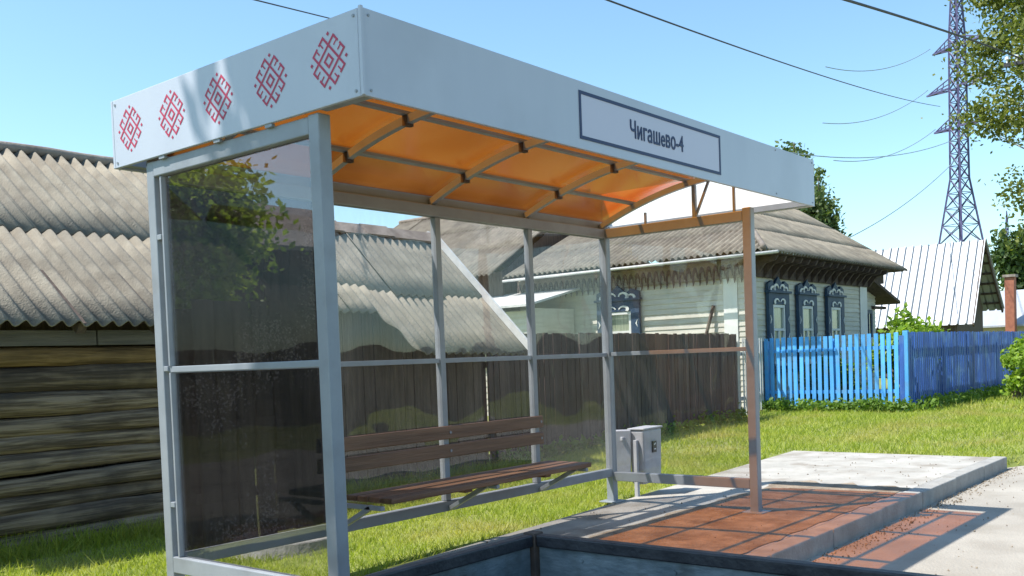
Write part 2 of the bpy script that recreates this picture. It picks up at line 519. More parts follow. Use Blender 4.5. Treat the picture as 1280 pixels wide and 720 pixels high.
def corrugated(name, m, parent, O, S, T, smin, smax, tlo, thi, period=0.13, amp=0.022, course=1.6, waves=7,
               jitter=0.003, gap_dark=0.0, trap=False, ppw=8, thick=0.008, lap=1.0):
    """Wavy sheets laid in courses up a slope. O origin, S along the eave, T up the slope; tlo/thi are functions of s."""
    O, S, T = Vector(O), Vector(S).normalized(), Vector(T).normalized()
    Nn = S.cross(T)
    if Nn.z < 0: Nn = -Nn
    tmin = min(tlo(smin), tlo(smax))
    tmax = max(thi(smin + (smax - smin) * k / 20) for k in range(21))
    nc = max(1, math.ceil((tmax - tmin) / course - 0.15))
    cl = (tmax - tmin) / nc
    V, F = [], []
    sw = period * waves
    ns = max(1, int(math.ceil((smax - smin) / sw)))
    for c in range(nc):
        off = 0.0
        for k in range(ns):
            s0, s1 = smin + k * sw, min(smax, smin + (k + 1) * sw)
            if s1 - s0 < 1e-3: continue
            dz = random.uniform(-1, 1) * jitter
            dt = random.uniform(-1, 1) * jitter * 5
            n = max(2, int((s1 - s0) / period * ppw))
            tb = 4
            base = len(V)
            for i in range(n + 1):
                s = s0 + (s1 - s0) * i / n
                ph = (s - smin) / period
                if trap:
                    fr_ = ph % 1.0
                    w = amp if fr_ < 0.16 else (-amp * 0.2)
                else:
                    w = amp * math.cos(2 * math.pi * ph)
                a = max(tlo(s), tmin + c * cl - 0.10 + dt if c else tlo(s) + dt * 0.7)
                b = min(thi(s), tmin + (c + 1) * cl)
                if b < a: a = b = max(min(a, thi(s)), tlo(s))
                for j in range(tb):
                    u = j / (tb - 1)
                    t = a + (b - a) * u
                    lift = (0.006 * c + 0.006 * (1 - u)) * lap + dz
                    V.append(tuple(O + S * s + T * t + Nn * (w + lift)))
            for i in range(n):
                for j in range(tb - 1):
                    q = base + i * tb + j
                    F.append((q, q + tb, q + tb + 1, q + 1))
    o = link(name, V, F, m, parent, None if parent else O, smooth=not trap)
    sd = o.modifiers.new("thickness", 'SOLIDIFY')
    sd.thickness = thick
    sd.offset = -1
    return o


def leaf_cloud(centers, size, spread, per, flat=0.0):
    """Diamond leaves scattered round the given centres; returns verts, faces."""
    c = np.repeat(np.asarray(centers, float), per, axis=0)
    n = len(c)
    pos = c + RNG.normal(0, 1, (n, 3)) * np.asarray(spread)
    a = RNG.normal(0, 1, (n, 3))
    a[:, 2] *= (1 - flat)
    a /= np.linalg.norm(a, axis=1)[:, None] + 1e-9
    b = np.cross(a, RNG.normal(0, 1, (n, 3)))
    b /= np.linalg.norm(b, axis=1)[:, None] + 1e-9
    sz = size * RNG.uniform(0.6, 1.3, n)[:, None]
    v = np.stack([pos - a * sz, pos + b * sz * 0.55, pos + a * sz, pos - b * sz * 0.55], 1).reshape(-1, 3)
    f = np.arange(4 * n).reshape(-1, 4)
    return v, f


def link_np(name, v, f, m, parent=None, loc=(0, 0, 0)):
    base = org(parent) if parent else Vector(loc)
    v = (np.asarray(v) - np.array(base)).astype(np.float32)
    k = f.shape[1]
    me = bpy.data.meshes.new(name)
    me.vertices.add(len(v))
    me.vertices.foreach_set("co", v.ravel())
    me.loops.add(f.size)
    me.loops.foreach_set("vertex_index", f.ravel().astype(np.int32))
    me.polygons.add(len(f))
    me.polygons.foreach_set("loop_start", np.arange(0, f.size, k, dtype=np.int32))
    me.polygons.foreach_set("loop_total", np.full(len(f), k, dtype=np.int32))
    me.materials.append(m)
    me.update(calc_edges=True)
    o = bpy.data.objects.new(name, me)
    COL.objects.link(o)
    if parent: o.parent = parent
    else: o.location = base
    ORG[o.name] = base
    return o


def crown_points(center, rad, n, shell=0.45, lumps=9, seed=0):
    """Points through an uneven crown: several overlapping lobes with gaps."""
    r = np.random.default_rng(seed)
    center, rad = np.array(center), np.array(rad)
    lob = r.normal(0, 1, (lumps, 3))
    lob /= np.linalg.norm(lob, axis=1)[:, None]
    lob *= r.uniform(0.35, 0.72, (lumps, 1))
    lr = r.uniform(0.28, 0.5, lumps)
    pick = r.integers(0, lumps, n)
    d = r.normal(0, 1, (n, 3))
    d /= np.linalg.norm(d, axis=1)[:, None]
    q = lob[pick] + d * (lr[pick] * (shell + (1 - shell) * r.uniform(0, 1, n)))[:, None]
    return center + q * rad


def tree(name, base, height, crown_c, crown_r, n, per, leaf, spread, leafm, barkm, label, cat="tree", group=None, trunk_r=0.16, seed=1, extra=None, lumps=9):
    root = thing(name, base, label, cat, group)
    b = Vector(base)
    r = random.Random(seed)
    mb = MB()
    top = Vector((crown_c[0], crown_c[1], base[2] + height * 0.93))
    trunk = [b + Vector((0, 0, -0.15))]
    for i in range(1, 7):
        u = i / 6
        trunk.append(b.lerp(top, u) + Vector((r.uniform(-.12, .12), r.uniform(-.12, .12), 0)) * (1 if i < 6 else 0))
    mb.tube(trunk, [trunk_r * (1 - 0.85 * i / 6) for i in range(7)], 8)
    pts = crown_points(crown_c, crown_r, n, seed=seed, lumps=lumps)
    if extra is not None:
        pts = np.vstack([pts, extra])
    idx = list(range(len(pts)))
    r.shuffle(idx)
    for k in idx[:min(46, len(idx))]:
        e = Vector(pts[k])
        u = max(0.25, min(0.92, (e.z - b.z) / (top.z - b.z) - 0.12))
        s = b.lerp(top, u)
        mid = s.lerp(e, 0.5) + Vector((r.uniform(-.2, .2), r.uniform(-.2, .2), r.uniform(0, .25)))
        mb.tube([s, mid, e], [trunk_r * 0.28 * (1.1 - u), trunk_r * 0.14 * (1.1 - u), 0.008], 5)
    mb.build("trunk", barkm, root, smooth=True)
    v, f = leaf_cloud(pts, leaf, spread, per)
    link_np("crown", v, f, leafm, root)
    return root


def bush(name, c, r, n, per, leaf, m, label, cat="shrub", group=None, seed=3):
    root = thing(name, (c[0], c[1], 0), label, cat, group)
    rr = random.Random(seed)
    pts = crown_points(c, r, n, shell=0.3, seed=seed, lumps=8)
    mb = MB()
    for k in range(14):
        e = Vector(pts[k % len(pts)])
        mb.tube([(c[0] + rr.uniform(-.15, .15), c[1] + rr.uniform(-.15, .15), -0.1), ((c[0] + e.x) / 2, (c[1] + e.y) / 2, e.z * 0.6), e], [0.018, 0.012, 0.005], 5)
    mb.build("stem", M['bark'], root)
    v, f = leaf_cloud(pts, leaf, (leaf * 1.3,) * 3, per)
    v[:, 2] = np.maximum(v[:, 2], 0.0)
    link_np("foliage", v, f, m, root)
    return root


# ------------------------------------------------------------------ ground, road, platform
def road_edge(x):
    x = np.asarray(x, float)
    e = np.where(x < 8.72, -0.42, np.where(x < 11, -0.42 - (x - 8.72) * 0.5, -1.56 - np.minimum((x - 11) * 0.06, 0.9)))
    return e + np.where(x > 8.72, 0.06 * np.sin(x * 3.1) + 0.04 * np.sin(x * 7.7), 0.0)


def ground_z(x, y):
    e = road_edge(x)
    t = np.clip((y - (e - 0.02)) / 0.28, 0, 1)
    near = -0.17 + 0.14 * t * t * (3 - 2 * t)
    t2 = np.clip((-y - 6.6) / 0.5, 0, 1)
    far = -0.17 + 0.16 * t2 * t2 * (3 - 2 * t2)
    z = np.maximum(near, far)
    z = z + np.where(y > 0, 0.012 * np.sin(x * 1.7 + y) * np.sin(y * 2.3), 0)
    return z


xs = np.unique(np.concatenate([np.linspace(-400, -12, 12), np.linspace(-12, -1, 30), np.arange(-1, 14, 0.16), np.arange(14, 34, 0.4), np.linspace(34, 600, 16)]))
ys = np.unique(np.concatenate([np.linspace(-400, -14, 12), np.arange(-14, -3, 0.5), np.arange(-3, 0.4, 0.07), np.arange(0.4, 8, 0.25), np.linspace(8, 600, 18)]))
X, Y = np.meshgrid(xs, ys, indexing='ij')
Z = ground_z(X, Y)
nx, ny = len(xs), len(ys)
ii, jj = np.meshgrid(np.arange(nx - 1), np.arange(ny - 1), indexing='ij')
q = (ii * ny + jj).ravel()
g = link_np("ground", np.stack([X, Y, Z], -1).reshape(-1, 3), np.stack([q, q + ny, q + ny + 1, q + 1], 1), M['grass_ground'])
tag(g, kind="structure")
g.data.shade_smooth()

rx = np.unique(np.concatenate([np.linspace(-300, -4, 20), np.arange(-4, 14, 0.12), np.linspace(14, 500, 40)]))
ry = np.linspace(0, 1, 12)
e = road_edge(rx) + 0.2
RX = np.repeat(rx[:, None], 12, 1)
RY = -7.1 + (e[:, None] + 7.1) * ry[None, :]
RZ = np.full_like(RX, -0.13) + 0.006 * np.sin(RX * 1.3) * np.sin(RY * 1.9)
ii, jj = np.meshgrid(np.arange(len(rx) - 1), np.arange(11), indexing='ij')
q = (ii * 12 + jj).ravel()
rd = link_np("road", np.stack([RX, RY, RZ], -1).reshape(-1, 3), np.stack([q, q + 12, q + 13, q + 1], 1), M['road'])
tag(rd, kind="structure")

mb = MB()
mb.prism([(-1.2, -0.27, -0.25), (8.72, -0.27, -0.25), (8.75, 2.0, -0.25), (-1.2, 1.22, -0.25)], (0, 0, 0.25))
tag(mb.build("pavement", M['concrete'], bevel=0.012), kind="structure")
mb = MB()
x = -1.2
while x < 8.7:
    x1 = min(x + 1.0, 8.74)
    dz = random.uniform(-0.004, 0.004)
    dy = random.uniform(-0.004, 0.004)
    mb.box(x + 0.003, x1 - 0.003, -0.42 + dy, -0.274 + dy, -0.25, 0.008 + dz)
    x = x1
tag(mb.build("kerb", M['kerb'], bevel=0.012), kind="structure")

# brown sheet painting the roof's amber shadow and some earth on the slab, ragged
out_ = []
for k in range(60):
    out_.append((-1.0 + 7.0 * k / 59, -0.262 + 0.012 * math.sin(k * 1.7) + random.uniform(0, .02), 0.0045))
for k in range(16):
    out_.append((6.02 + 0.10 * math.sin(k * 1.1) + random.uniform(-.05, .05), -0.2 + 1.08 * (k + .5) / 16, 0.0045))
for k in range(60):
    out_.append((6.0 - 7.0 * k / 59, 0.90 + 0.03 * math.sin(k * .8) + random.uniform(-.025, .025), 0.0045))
earth_shade = link("trodden_soil", out_, [tuple(range(len(out_)))], M['soil'])
tag(earth_shade, kind="structure")

# crumbs of earth along the kerb foot and on the road
n = 900
px = RNG.uniform(2.0, 9.0, n)
py = -0.44 - np.abs(RNG.normal(0, 0.10, n))
k = 150
px = np.concatenate([px, RNG.uniform(2.5, 9, k)])
py = np.concatenate([py, RNG.uniform(-2.2, -0.45, k)])
k2 = 220
px = np.concatenate([px, RNG.uniform(1.5, 8.6, k2)])
py = np.concatenate([py, RNG.uniform(-0.4, 1.5, k2)])
pz = np.where(py < -0.42, -0.125, 0.004)
s = RNG.uniform(0.003, 0.009, len(px))
tet = np.array([[1, 0, -.6], [-.5, .87, -.6], [-.5, -.87, -.6], [0, 0, .8]])
ang = RNG.uniform(0, 6.28, len(px))
ca, sa = np.cos(ang), np.sin(ang)
tv = np.stack([(tet[:, 0][None] * ca[:, None] - tet[:, 1][None] * sa[:, None]), (tet[:, 0][None] * sa[:, None] + tet[:, 1][None] * ca[:, None]), np.repeat(tet[:, 2][None], len(px), 0)], -1)
tv = tv * s[:, None, None] * RNG.uniform(0.6, 1.6, (len(px), 1, 3)) + np.stack([px, py, pz + 0.003], 1)[:, None, :]
bi = np.arange(len(px))[:, None] * 4
tf = np.concatenate([bi + np.array([0, 1, 3]), bi + np.array([1, 2, 3]), bi + np.array([2, 0, 3]), bi + np.array([2, 1, 0])])
tag(link_np("soil_crumbs", tv.reshape(-1, 3), tf, M['pebble']), "dry soil crumbs and grit along the kerb foot and road", "grit", kind="stuff")


# ------------------------------------------------------------------ grass
def blades(n, x0, x1, y0, y1, h, w, keep):
    x = RNG.uniform(x0, x1, n)
    y = RNG.uniform(y0, y1, n)
    k = keep(x, y)
    x, y = x[k], y[k]
    n = len(x)
    z = ground_z(x, y) - 0.005
    a = RNG.uniform(0, 6.283, n)
    patch = 0.65 + 0.35 * np.sin(x * 2.1 + 1.3 * np.sin(y * 1.7)) * np.sin(y * 2.9 + x * .6)
    hh = h * RNG.uniform(0.4, 1.25, n) * (0.55 + 0.6 * patch)
    lean = RNG.normal(0, 0.55, (n, 2)) * hh[:, None]
    ww = w * RNG.uniform(0.6, 1.3, n)
    dx, dy = np.cos(a) * ww, np.sin(a) * ww
    v = np.stack([np.stack([x - dx, y - dy, z], 1), np.stack([x + dx, y + dy, z], 1), np.stack([x + lean[:, 0], y + lean[:, 1], z + hh], 1)], 1)
    return v.reshape(-1, 3)


plat_back = lambda x: 1.24 + (x + 1.2) * (2.0 - 1.22) / 9.95 + 0.05
nearkeep = lambda x, y: (y > plat_back(x) + 0.02 * np.sin(x * 9)) & (y < 4.55)
V = [blades(95000, -1.0, 8.0, 1.2, 4.6, 0.055, 0.0045, nearkeep)]
farkeep = lambda x, y: ((x > 8.78) | (y > plat_back(x))) & (y > road_edge(x) + 0.1) & ~((x > 16.6) & (y > 3.4))
V.append(blades(60000, 7.5, 17, -1.8, 7.5, 0.075, 0.008, farkeep))
V.append(blades(26000, 16.5, 34, -3, 3.6, 0.10, 0.014, farkeep))
V.append(blades(12000, 16.9, 26, 3.3, 6, 0.16, 0.014, lambda x, y: x > 0))
V.append(blades(9000, -5, 20, -11, -7.0, 0.10, 0.012, lambda x, y: x > -99))
V.append(blades(5000, 5, 30, -1.2, 5.0, 0.19, 0.007, lambda x, y: farkeep(x, y) & (np.sin(x * 3.3 + 2 * np.sin(y * 2.7)) * np.sin(y * 4.1 + x) > 0.55)))
V.append(blades(2500, -0.5, 6, 1.6, 4.4, 0.12, 0.005, lambda x, y: nearkeep(x, y) & (np.sin(x * 5.3 + 2 * np.sin(y * 3.7)) * np.sin(y * 4.1 + x) > 0.6)))
V.append(blades(9000, -1.0, 6.2, 4.0, 4.5, 0.16, 0.005, lambda x, y: x > -99))
V = np.vstack(V)
tag(link_np("grass", V, np.arange(len(V)).reshape(-1, 3), M['blade']), "short yellow green grass covering the verge", "grass", kind="stuff")

# taller weeds along fence feet
pts = []
for k in range(260):
    pts.append((16.55 + random.uniform(-.22, .05), random.uniform(3.0, 6.0), random.uniform(0.0, 0.16)))
for k in range(300):
    pts.append((random.uniform(16.7, 26), 2.92 + random.uniform(-.25, .05), random.uniform(0.0, 0.16)))
for k in range(220):
    u = random.random()
    pts.append((6.2 + 8 * u, 4.6 + 0.74 * u + random.uniform(-.12, .03), random.uniform(0.0, 0.08 + 0.06 * u)))
v, f = leaf_cloud(pts, 0.045, (0.07, 0.07, 0.05), 9)
v[:, 2] = np.maximum(v[:, 2], -0.03)
tag(link_np("weeds", v, f, M['weed']), "leafy weeds along the feet of fences and barn", "weeds", kind="stuff")

# ------------------------------------------------------------------ bus shelter
L, W, H0, H1 = 4.66, 1.983, 2.35, 2.707
SH = thing("bus_shelter", (2.1, 1.0, 0), "open bus shelter with amber arched roof, white fascia and red ornaments", "bus shelter")
P7 = 0.07
FM = M['frame_paint']


def part(name, mb, m, parent=None, bevel=0.0, smooth=False):
    return mb.build(name, m, parent or SH, bevel=bevel, smooth=smooth)


post_xy = [(0.022, 0.319), (4.197, 0.319), (0.03, 1.645), (4.197, 1.645)]
for (x, y) in post_xy:
    zb = -0.25 if y > 1 and x < 1 else -0.02
    part("post", MB().box(x, x + P7, y, y + P7, zb, 2.345), FM, bevel=0.006)
for x in (1.12, 2.16, 3.185):
    part("post", MB().box(x - 0.025, x + 0.025, 1.655, 1.705, 0.292, 2.245), FM, bevel=0.004)
# foot plates
for (x, y) in post_xy[1:2] + post_xy[3:4]:
    part("foot_plate", MB().box(x - 0.05, x + P7 + 0.05, y - 0.05, y + P7 + 0.05, 0.001, 0.012), FM, bevel=0.003)
# beams
part("beam", MB().box(0.102, 4.195, 1.648, 1.712, 2.247, 2.325), FM, bevel=0.005)            # back top
part("beam", MB().box(0.026, 0.088, 0.391, 1.643, 2.262, 2.340), FM, bevel=0.005)            # left top
part("beam", MB().box(4.201, 4.263, 0.391, 1.643, 2.245, 2.325), FM, bevel=0.005)            # right top
part("flashing", MB().box(0.03, 4.30, 1.702, 1.7085, 2.327, 2.412), FM)
part("rail", MB().box(0.102, 4.195, 1.650, 1.710, 0.22, 0.29), FM, bevel=0.005)
part("rail", MB().box(0.028, 0.086, 0.391, 1.643, 0.20, 0.285), FM, bevel=0.005)
part("rail", MB().box(4.203, 4.261, 0.391, 1.643, 0.185, 0.262), FM, bevel=0.005)
for (x0, x1) in ((0.102, 1.093), (1.147, 2.133), (2.187, 3.158), (3.212, 4.195)):
    part("rail", MB().box(x0, x1, 1.663, 1.697, 1.245, 1.278), FM, bevel=0.003)
part("rail", MB().box(0.040, 0.076, 0.391, 1.643, 1.250, 1.281), FM, bevel=0.003)
part("rail", MB().box(4.214, 4.250, 0.391, 1.643, 1.250, 1.283), FM, bevel=0.003)
# glazing beads round the side panel
for (y0, y1, z0, z1) in ((1.585, 1.600, 0.287, 1.248), (1.585, 1.600, 1.283, 2.260)):
    part("glazing_bead", MB().box(0.033, 0.066, y0, y1, z0, z1), FM, bevel=0.002)
for (x, z) in ((0.060, 0.56), (0.060, 1.27), (0.060, 1.95)):
    part("clip", MB().box(0.028, 0.075, 1.602, 1.641, z - 0.014, z + 0.014), FM, bevel=0.003)


# glass
def pane(m, x0, x1, y0, y1, z0, z1):
    part("glass_pane", MB().box(x0, x1, y0, y1, z0, z1), m)


pane(M['glass_side'], 0.056, 0.060, 0.392, 1.640, 1.283, 2.258)
pane(M['glass_side'], 0.056, 0.060, 0.392, 1.640, 0.288, 1.247)
for i, (x0, x1) in enumerate(((0.103, 1.092), (1.148, 2.132), (2.188, 3.157), (3.213, 4.194))):
    pane(M['glass_smoke'] if i == 0 else M['glass'], x0, x1, 1.678, 1.682, 1.280, 2.244)
    pane(M['glass_smoke'] if i == 0 else M['glass_low'], x0, x1, 1.678, 1.682, 0.293, 1.243)
pane(M['glass'], 4.230, 4.234, 0.392, 1.640, 0.265, 1.247)
pane(M['glass'], 4.230, 4.234, 0.392, 1.640, 1.286, 2.242)


# arched roof
def arch(y):
    return 2.60 - 0.178 * (y - 0.45) ** 2


YA = [0.022 + (1.70 - 0.022) * k / 24 for k in range(25)]
for x in (0.30, 1.12, 2.14, 3.18, 4.21):
    mb = MB()
    for k in range(24):
        a, b = YA[k], YA[k + 1]
        za, zb = arch(a), arch(b)
        c = [(x - .02, a, za), (x + .02, a, za), (x + .02, b, zb), (x - .02, b, zb)]
        k0 = len(mb.v)
        mb.v += c + [(p_[0], p_[1], p_[2] + 0.045) for p_ in c]
        fs = [(0, 3, 2, 1), (4, 5, 6, 7), (0, 4, 7, 3), (1, 2, 6, 5)]
        if k == 0: fs.append((0, 1, 5, 4))
        if k == 23: fs.append((3, 7, 6, 2))
        mb.f += [tuple(i + k0 for i in f) for f in fs]
    part("rafter", mb, FM)
for y in (0.36, 0.87, 1.37):
    z = arch(y)
    sl = -0.356 * (y - 0.45)
    part("purlin", MB().bar((0.02, y, z + 0.056), (4.32, y, z + 0.056), 0.03, 0.02, (0, -sl, 1)), FM)
    for x in (1.12, 2.14, 3.18) if y > 0.5 else ():
        part("cleat", MB().box(x - 0.028, x + 0.028, y - 0.016, y + 0.016, z - 0.012, z + 0.044), M['rust'])
V, F = [], []
for k in range(25):
    y = YA[k]
    for x in (0.012, 4.34):
        V.append((x, y, arch(y) + 0.070))
for k in range(24):
    F.append((2 * k, 2 * k + 1, 2 * k + 3, 2 * k + 2))
o = link("roof_sheet", V, F, M['amber'], SH, smooth=True)
# hanging struts and a shadow bar in the right-hand gable
for y, w in ((0.80, 0.03), (0.46, 0.018)):
    part("strut", MB().box(4.224, 4.224 + w, y, y + w, 2.327, arch(y) + 0.002), FM)
part("strut", MB().bar((4.235, 0.80, 2.34), (4.235, 0.68, arch(0.68) + 0.01), 0.018, 0.018), FM)
part("strut", MB().box(4.226, 4.246, 1.26, 1.275, 2.327, 2.42), FM)  # thin bar standing in for a small shadow on the fascia

# fascia
FW = M['panel_white']
t = 0.02
f_front = part("fascia_panel", MB().box(0, L, 0, t, H0, H1), FW, bevel=0.003)
f_left = part("fascia_panel", MB().box(0.0005, t, t + 0.001, W - t - 0.001, H0, H1), FW, bevel=0.003)
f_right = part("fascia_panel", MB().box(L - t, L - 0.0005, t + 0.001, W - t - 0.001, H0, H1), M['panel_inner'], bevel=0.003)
f_back = part("fascia_panel", MB().box(0, L, W - t, W, H0, H1), FW, bevel=0.003)
# inner angle frame, added for the dark band low inside the fascia
part("fascia_frame", MB().box(4.58, 4.637, 0.022, W - 0.022, 2.352, 2.40), FM, bevel=0.003)
part("fascia_frame", MB().box(0.03, 4.57, 1.90, 1.955, 2.36, 2.40), FM, bevel=0.003)
part("fascia_frame", MB().box(0.022, 0.07, 0.022, 0.31, 2.352, 2.385), FM, bevel=0.003)
# brackets between the left beam and the fascia
for y in (0.62, 1.02, 1.50):
    part("bracket", MB().box(0.006, 0.024, y, y + 0.05, 2.335, 2.349), FM)
# rivets
for (y, z) in ((0.045, 2.68), (0.045, 2.375), (W - 0.045, 2.68), (W - 0.045, 2.375)):
    MB().tube([(-0.004, y, z), (0.001, y, z)], 0.007, 8).build("rivet", FM, f_left)
for (x, z) in ((0.04, 2.68), (0.04, 2.375), (L - 0.04, 2.68), (L - 0.04, 2.375), (L - .7, 2.685), (L - .7, 2.375)):
    MB().tube([(x, -0.004, z), (x, 0.001, z)], 0.006, 8).build("rivet", FM, f_front)
part("fascia_trim", MB().bar((-0.006, -0.006, H0), (-0.006, -0.006, H1), 0.014, 0.014, (0, 1, 0)), FW)

# red woven ornaments on the left end: strokes in axes turned by 45 degrees
UN = 0.0925


def ornament(y0, z0):
    h, w = 0.5, 0.105
    r = 0.5 + 0.56
    segs = []
    for s in (-1, 1):
        segs += [((s * h, -r), (s * h, r)), ((-r, s * h), (r, s * h))]
        for s2 in (-1, 1):
            e = s2 * (r - w / 2)
            segs += [((s * h, e), (s * (h - 0.37), e)), ((s * (h - 0.37 + w / 2), e), (s * (h - 0.37 + w / 2), e - s2 * 0.26))]
            segs += [((e, s * h), (e, s * (h - 0.37))), ((e, s * (h - 0.37 + w / 2)), (e - s2 * 0.26, s * (h - 0.37 + w / 2)))]
    g_ = 0.19
    segs += [((-g_, -g_), (g_, -g_)), ((-g_, g_), (g_, g_)), ((-g_, -g_), (-g_, g_)), ((g_, -g_), (g_, g_))]
    dots = [(sx * (h + 0.34), sz * (h + 0.34)) for sx in (-1, 1) for sz in (-1, 1)]
    quads = []
    for (a, b) in segs:
        ax, ay = a
        bx_, by_ = b
        if abs(ax - bx_) < 1e-6:
            lo, hi = min(ay, by_), max(ay, by_)
            quads.append((ax - w / 2, ax + w / 2, lo - (w / 2 if abs(lo) < r - .01 else 0), hi + (w / 2 if abs(hi) < r - .01 else 0)))
        else:
            lo, hi = min(ax, bx_), max(ax, bx_)
            quads.append((lo - (w / 2 if abs(lo) < r - .01 else 0), hi + (w / 2 if abs(hi) < r - .01 else 0), ay - w / 2, ay + w / 2))
    for (dx, dy) in dots:
        quads.append((dx - .06, dx + .06, dy - .06, dy + .06))
    V, F = [], []
    c45 = math.sqrt(0.5)
    # paint once per fine cell, so that no two faces share a plane
    n = 60
    R_ = 1.1
    grid = np.zeros((n, n), bool)
    cc = (np.arange(n) + 0.5) / n * 2 * R_ - R_
    for (x0, x1, y0_, y1_) in quads:
        grid |= ((cc > x0) & (cc < x1))[:, None] & ((cc > y0_) & (cc < y1_))[None, :]
    cell = 2 * R_ / n
    for i in range(n):
        j = 0
        while j < n:
            if grid[i, j]:
                k = j
                while k < n and grid[i, k]: k += 1
                a0, a1 = i * cell - R_, (i + 1) * cell - R_
                b0, b1 = j * cell - R_, k * cell - R_
                b_ = len(V)
                for (a, b) in ((a0, b0), (a1, b0), (a1, b1), (a0, b1)):
                    V.append((-0.0012, y0 + (a - b) * c45 * UN * 1.0, z0 + (a + b) * c45 * UN * 1.02))
                F.append((b_, b_ + 1, b_ + 2, b_ + 3))
                j = k
            else:
                j += 1
    return link("ornament", V, F, M['red'], f_left)


for y0 in (1.795, 1.405, 1.007, 0.606, 0.207):
    ornament(y0, 2.533)

# stop name
x0, x1, z0, z1, tk = 1.52, 3.105, 2.402, 2.656, 0.018
link("sign_field", [(x0, -0.0015, z0), (x1, -0.0015, z0), (x1, -0.0015, z1), (x0, -0.0015, z1)], [(0, 1, 2, 3)], M['sign_field'], f_front)
mb = MB()
mb.box(x0, x1, -0.004, -0.0018, z0, z0 + tk).box(x0, x1, -0.004, -0.0018, z1 - tk, z1)
mb.box(x0, x0 + tk, -0.004, -0.0018, z0 + tk, z1 - tk).box(x1 - tk, x1, -0.004, -0.0018, z0 + tk, z1 - tk)
mb.build("sign_border", M['navy'], f_front)
cu = bpy.data.curves.new("lettering", 'FONT')
cu.body = "Чигаш\u0065во-4"
cu.size = 0.128
cu.extrude = 0.001
cu.space_character = 1.04
cu.align_x = 'CENTER'
tmp = bpy.data.objects.new("lettering_curve", cu)
COL.objects.link(tmp)
bpy.context.view_layer.update()
me = bpy.data.meshes.new_from_object(tmp.evaluated_get(bpy.context.evaluated_depsgraph_get()))
bpy.data.objects.remove(tmp)
xs_ = [v.co.x for v in me.vertices]
kx = 0.60 / (max(xs_) - min(xs_))
for v in me.vertices:
    v.co = Vector((v.co.x * kx, v.co.y * 1.06, v.co.z))
me.materials.clear()
me.materials.append(M['navy'])
for p_ in me.polygons:
    p_.material_index = 0
lt = bpy.data.objects.new("lettering", me)
COL.objects.link(lt)
lt.parent = f_front
lt.location = Vector((2.312, -0.003, 2.484)) - org(f_front)
lt.rotation_euler = (math.radians(90), 0, 0)
# the same letters a hair to the side, each a little proud, thicken the strokes
bm_ = __import__("bmesh").new()
bm_.from_mesh(me)
base_v = [v.co.copy() for v in bm_.verts]
base_f = [[v.index for v in f.verts] for f in bm_.faces]
bm_.verts.index_update()
for q_, (dx_, dy_) in enumerate(((0.0042, 0.0), (0.0021, 0.0022), (0.0021, -0.0022)), 1):
    nv = [bm_.verts.new(c + Vector((dx_, dy_, 0.0003 * q_))) for c in base_v]
    for f_ in base_f:
        bm_.faces.new([nv[i] for i in f_])
bm_.to_mesh(me)
bm_.free()

# ------------------------------------------------------------------ bench
BE = thing("bench", (2.3, 1.45, 0.45), "brown slatted wooden bench on diagonal brackets inside the shelter", "bench")
mb = MB()
for k in range(4):
    y = 1.195 + k * 0.105
    dx = random.uniform(-.008, .008)
    mb.box(1.18 + dx, 3.235 + dx, y, y + 0.093, 0.428, 0.462)
mb.build("seat", M['bench_wood'], BE, bevel=0.006)
for (z0, z1) in ((0.595, 0.685), (0.722, 0.812)):
    MB().box(1.085, 3.215, 1.615, 1.642, z0, z1).build("back_slat", M['bench_wood'], BE, bevel=0.006)
for x in (1.9, 2.75):
    MB().box(x, x + 0.07, 1.26, 1.55, 0.40, 0.4265).build("seat_batten", M['bench_wood'], BE, bevel=0.004)
for x in (1.12, 2.16, 3.185):
    mb = MB()
    mb.bar((x, 1.653, 0.235), (x, 1.30, 0.415), 0.03, 0.03)
    mb.bar((x, 1.655, 0.412), (x, 1.20, 0.412), 0.03, 0.026)
    mb.build("bracket", FM, BE, bevel=0.003)
for x in (2.16, 3.185):
    for z in (0.64, 0.767):
        MB().tube([(x, 1.611, z), (x, 1.616, z)], 0.010, 8).build("bolt_head", FM, BE)

# ------------------------------------------------------------------ litter bin
LB = thing("litter_bin", (4.62, 1.78, 0), "grey steel double litter bin with black sticker beside the shelter post", "litter bin")
MB().box(4.575, 4.612, 1.64, 1.675, -0.03, 0.50).build("post", M['bin_grey'], LB, bevel=0.004)
MB().box(4.50, 4.64, 1.735, 1.76, 0.50, 0.53).build("hanger", M['bin_grey'], LB, bevel=0.003)
b1 = MB().hexa([(4.45, 1.85, 0.17), (4.57, 1.70, 0.17), (4.63, 1.76, 0.17), (4.52, 1.91, 0.17),
                (4.435, 1.855, 0.59), (4.575, 1.69, 0.59), (4.64, 1.76, 0.59), (4.51, 1.92, 0.59)]).build("bin_body", M['bin_grey'], LB, bevel=0.008)
b2 = MB().hexa([(4.635, 1.60, 0.10), (4.965, 1.625, 0.10), (4.95, 1.76, 0.10), (4.63, 1.735, 0.10),
                (4.61, 1.585, 0.585), (4.965, 1.61, 0.585), (4.95, 1.77, 0.585), (4.60, 1.735, 0.585)]).build("bin_body", M['bin_grey'], LB, bevel=0.02, seg=3)
MB().hexa([(4.603, 1.577, 0.587), (4.972, 1.602, 0.587), (4.957, 1.778, 0.587), (4.592, 1.743, 0.587),
           (4.603, 1.577, 0.602), (4.972, 1.602, 0.602), (4.957, 1.778, 0.602), (4.592, 1.743, 0.602)]).build("lid", M['bin_grey'], LB, bevel=0.005)
MB().hexa([(4.77, 1.590, 0.375), (4.84, 1.595, 0.375), (4.84, 1.604, 0.375), (4.77, 1.600, 0.375),
           (4.767, 1.585, 0.475), (4.837, 1.590, 0.475), (4.837, 1.604, 0.475), (4.767, 1.600, 0.475)]).build("sticker", M['black'], LB)
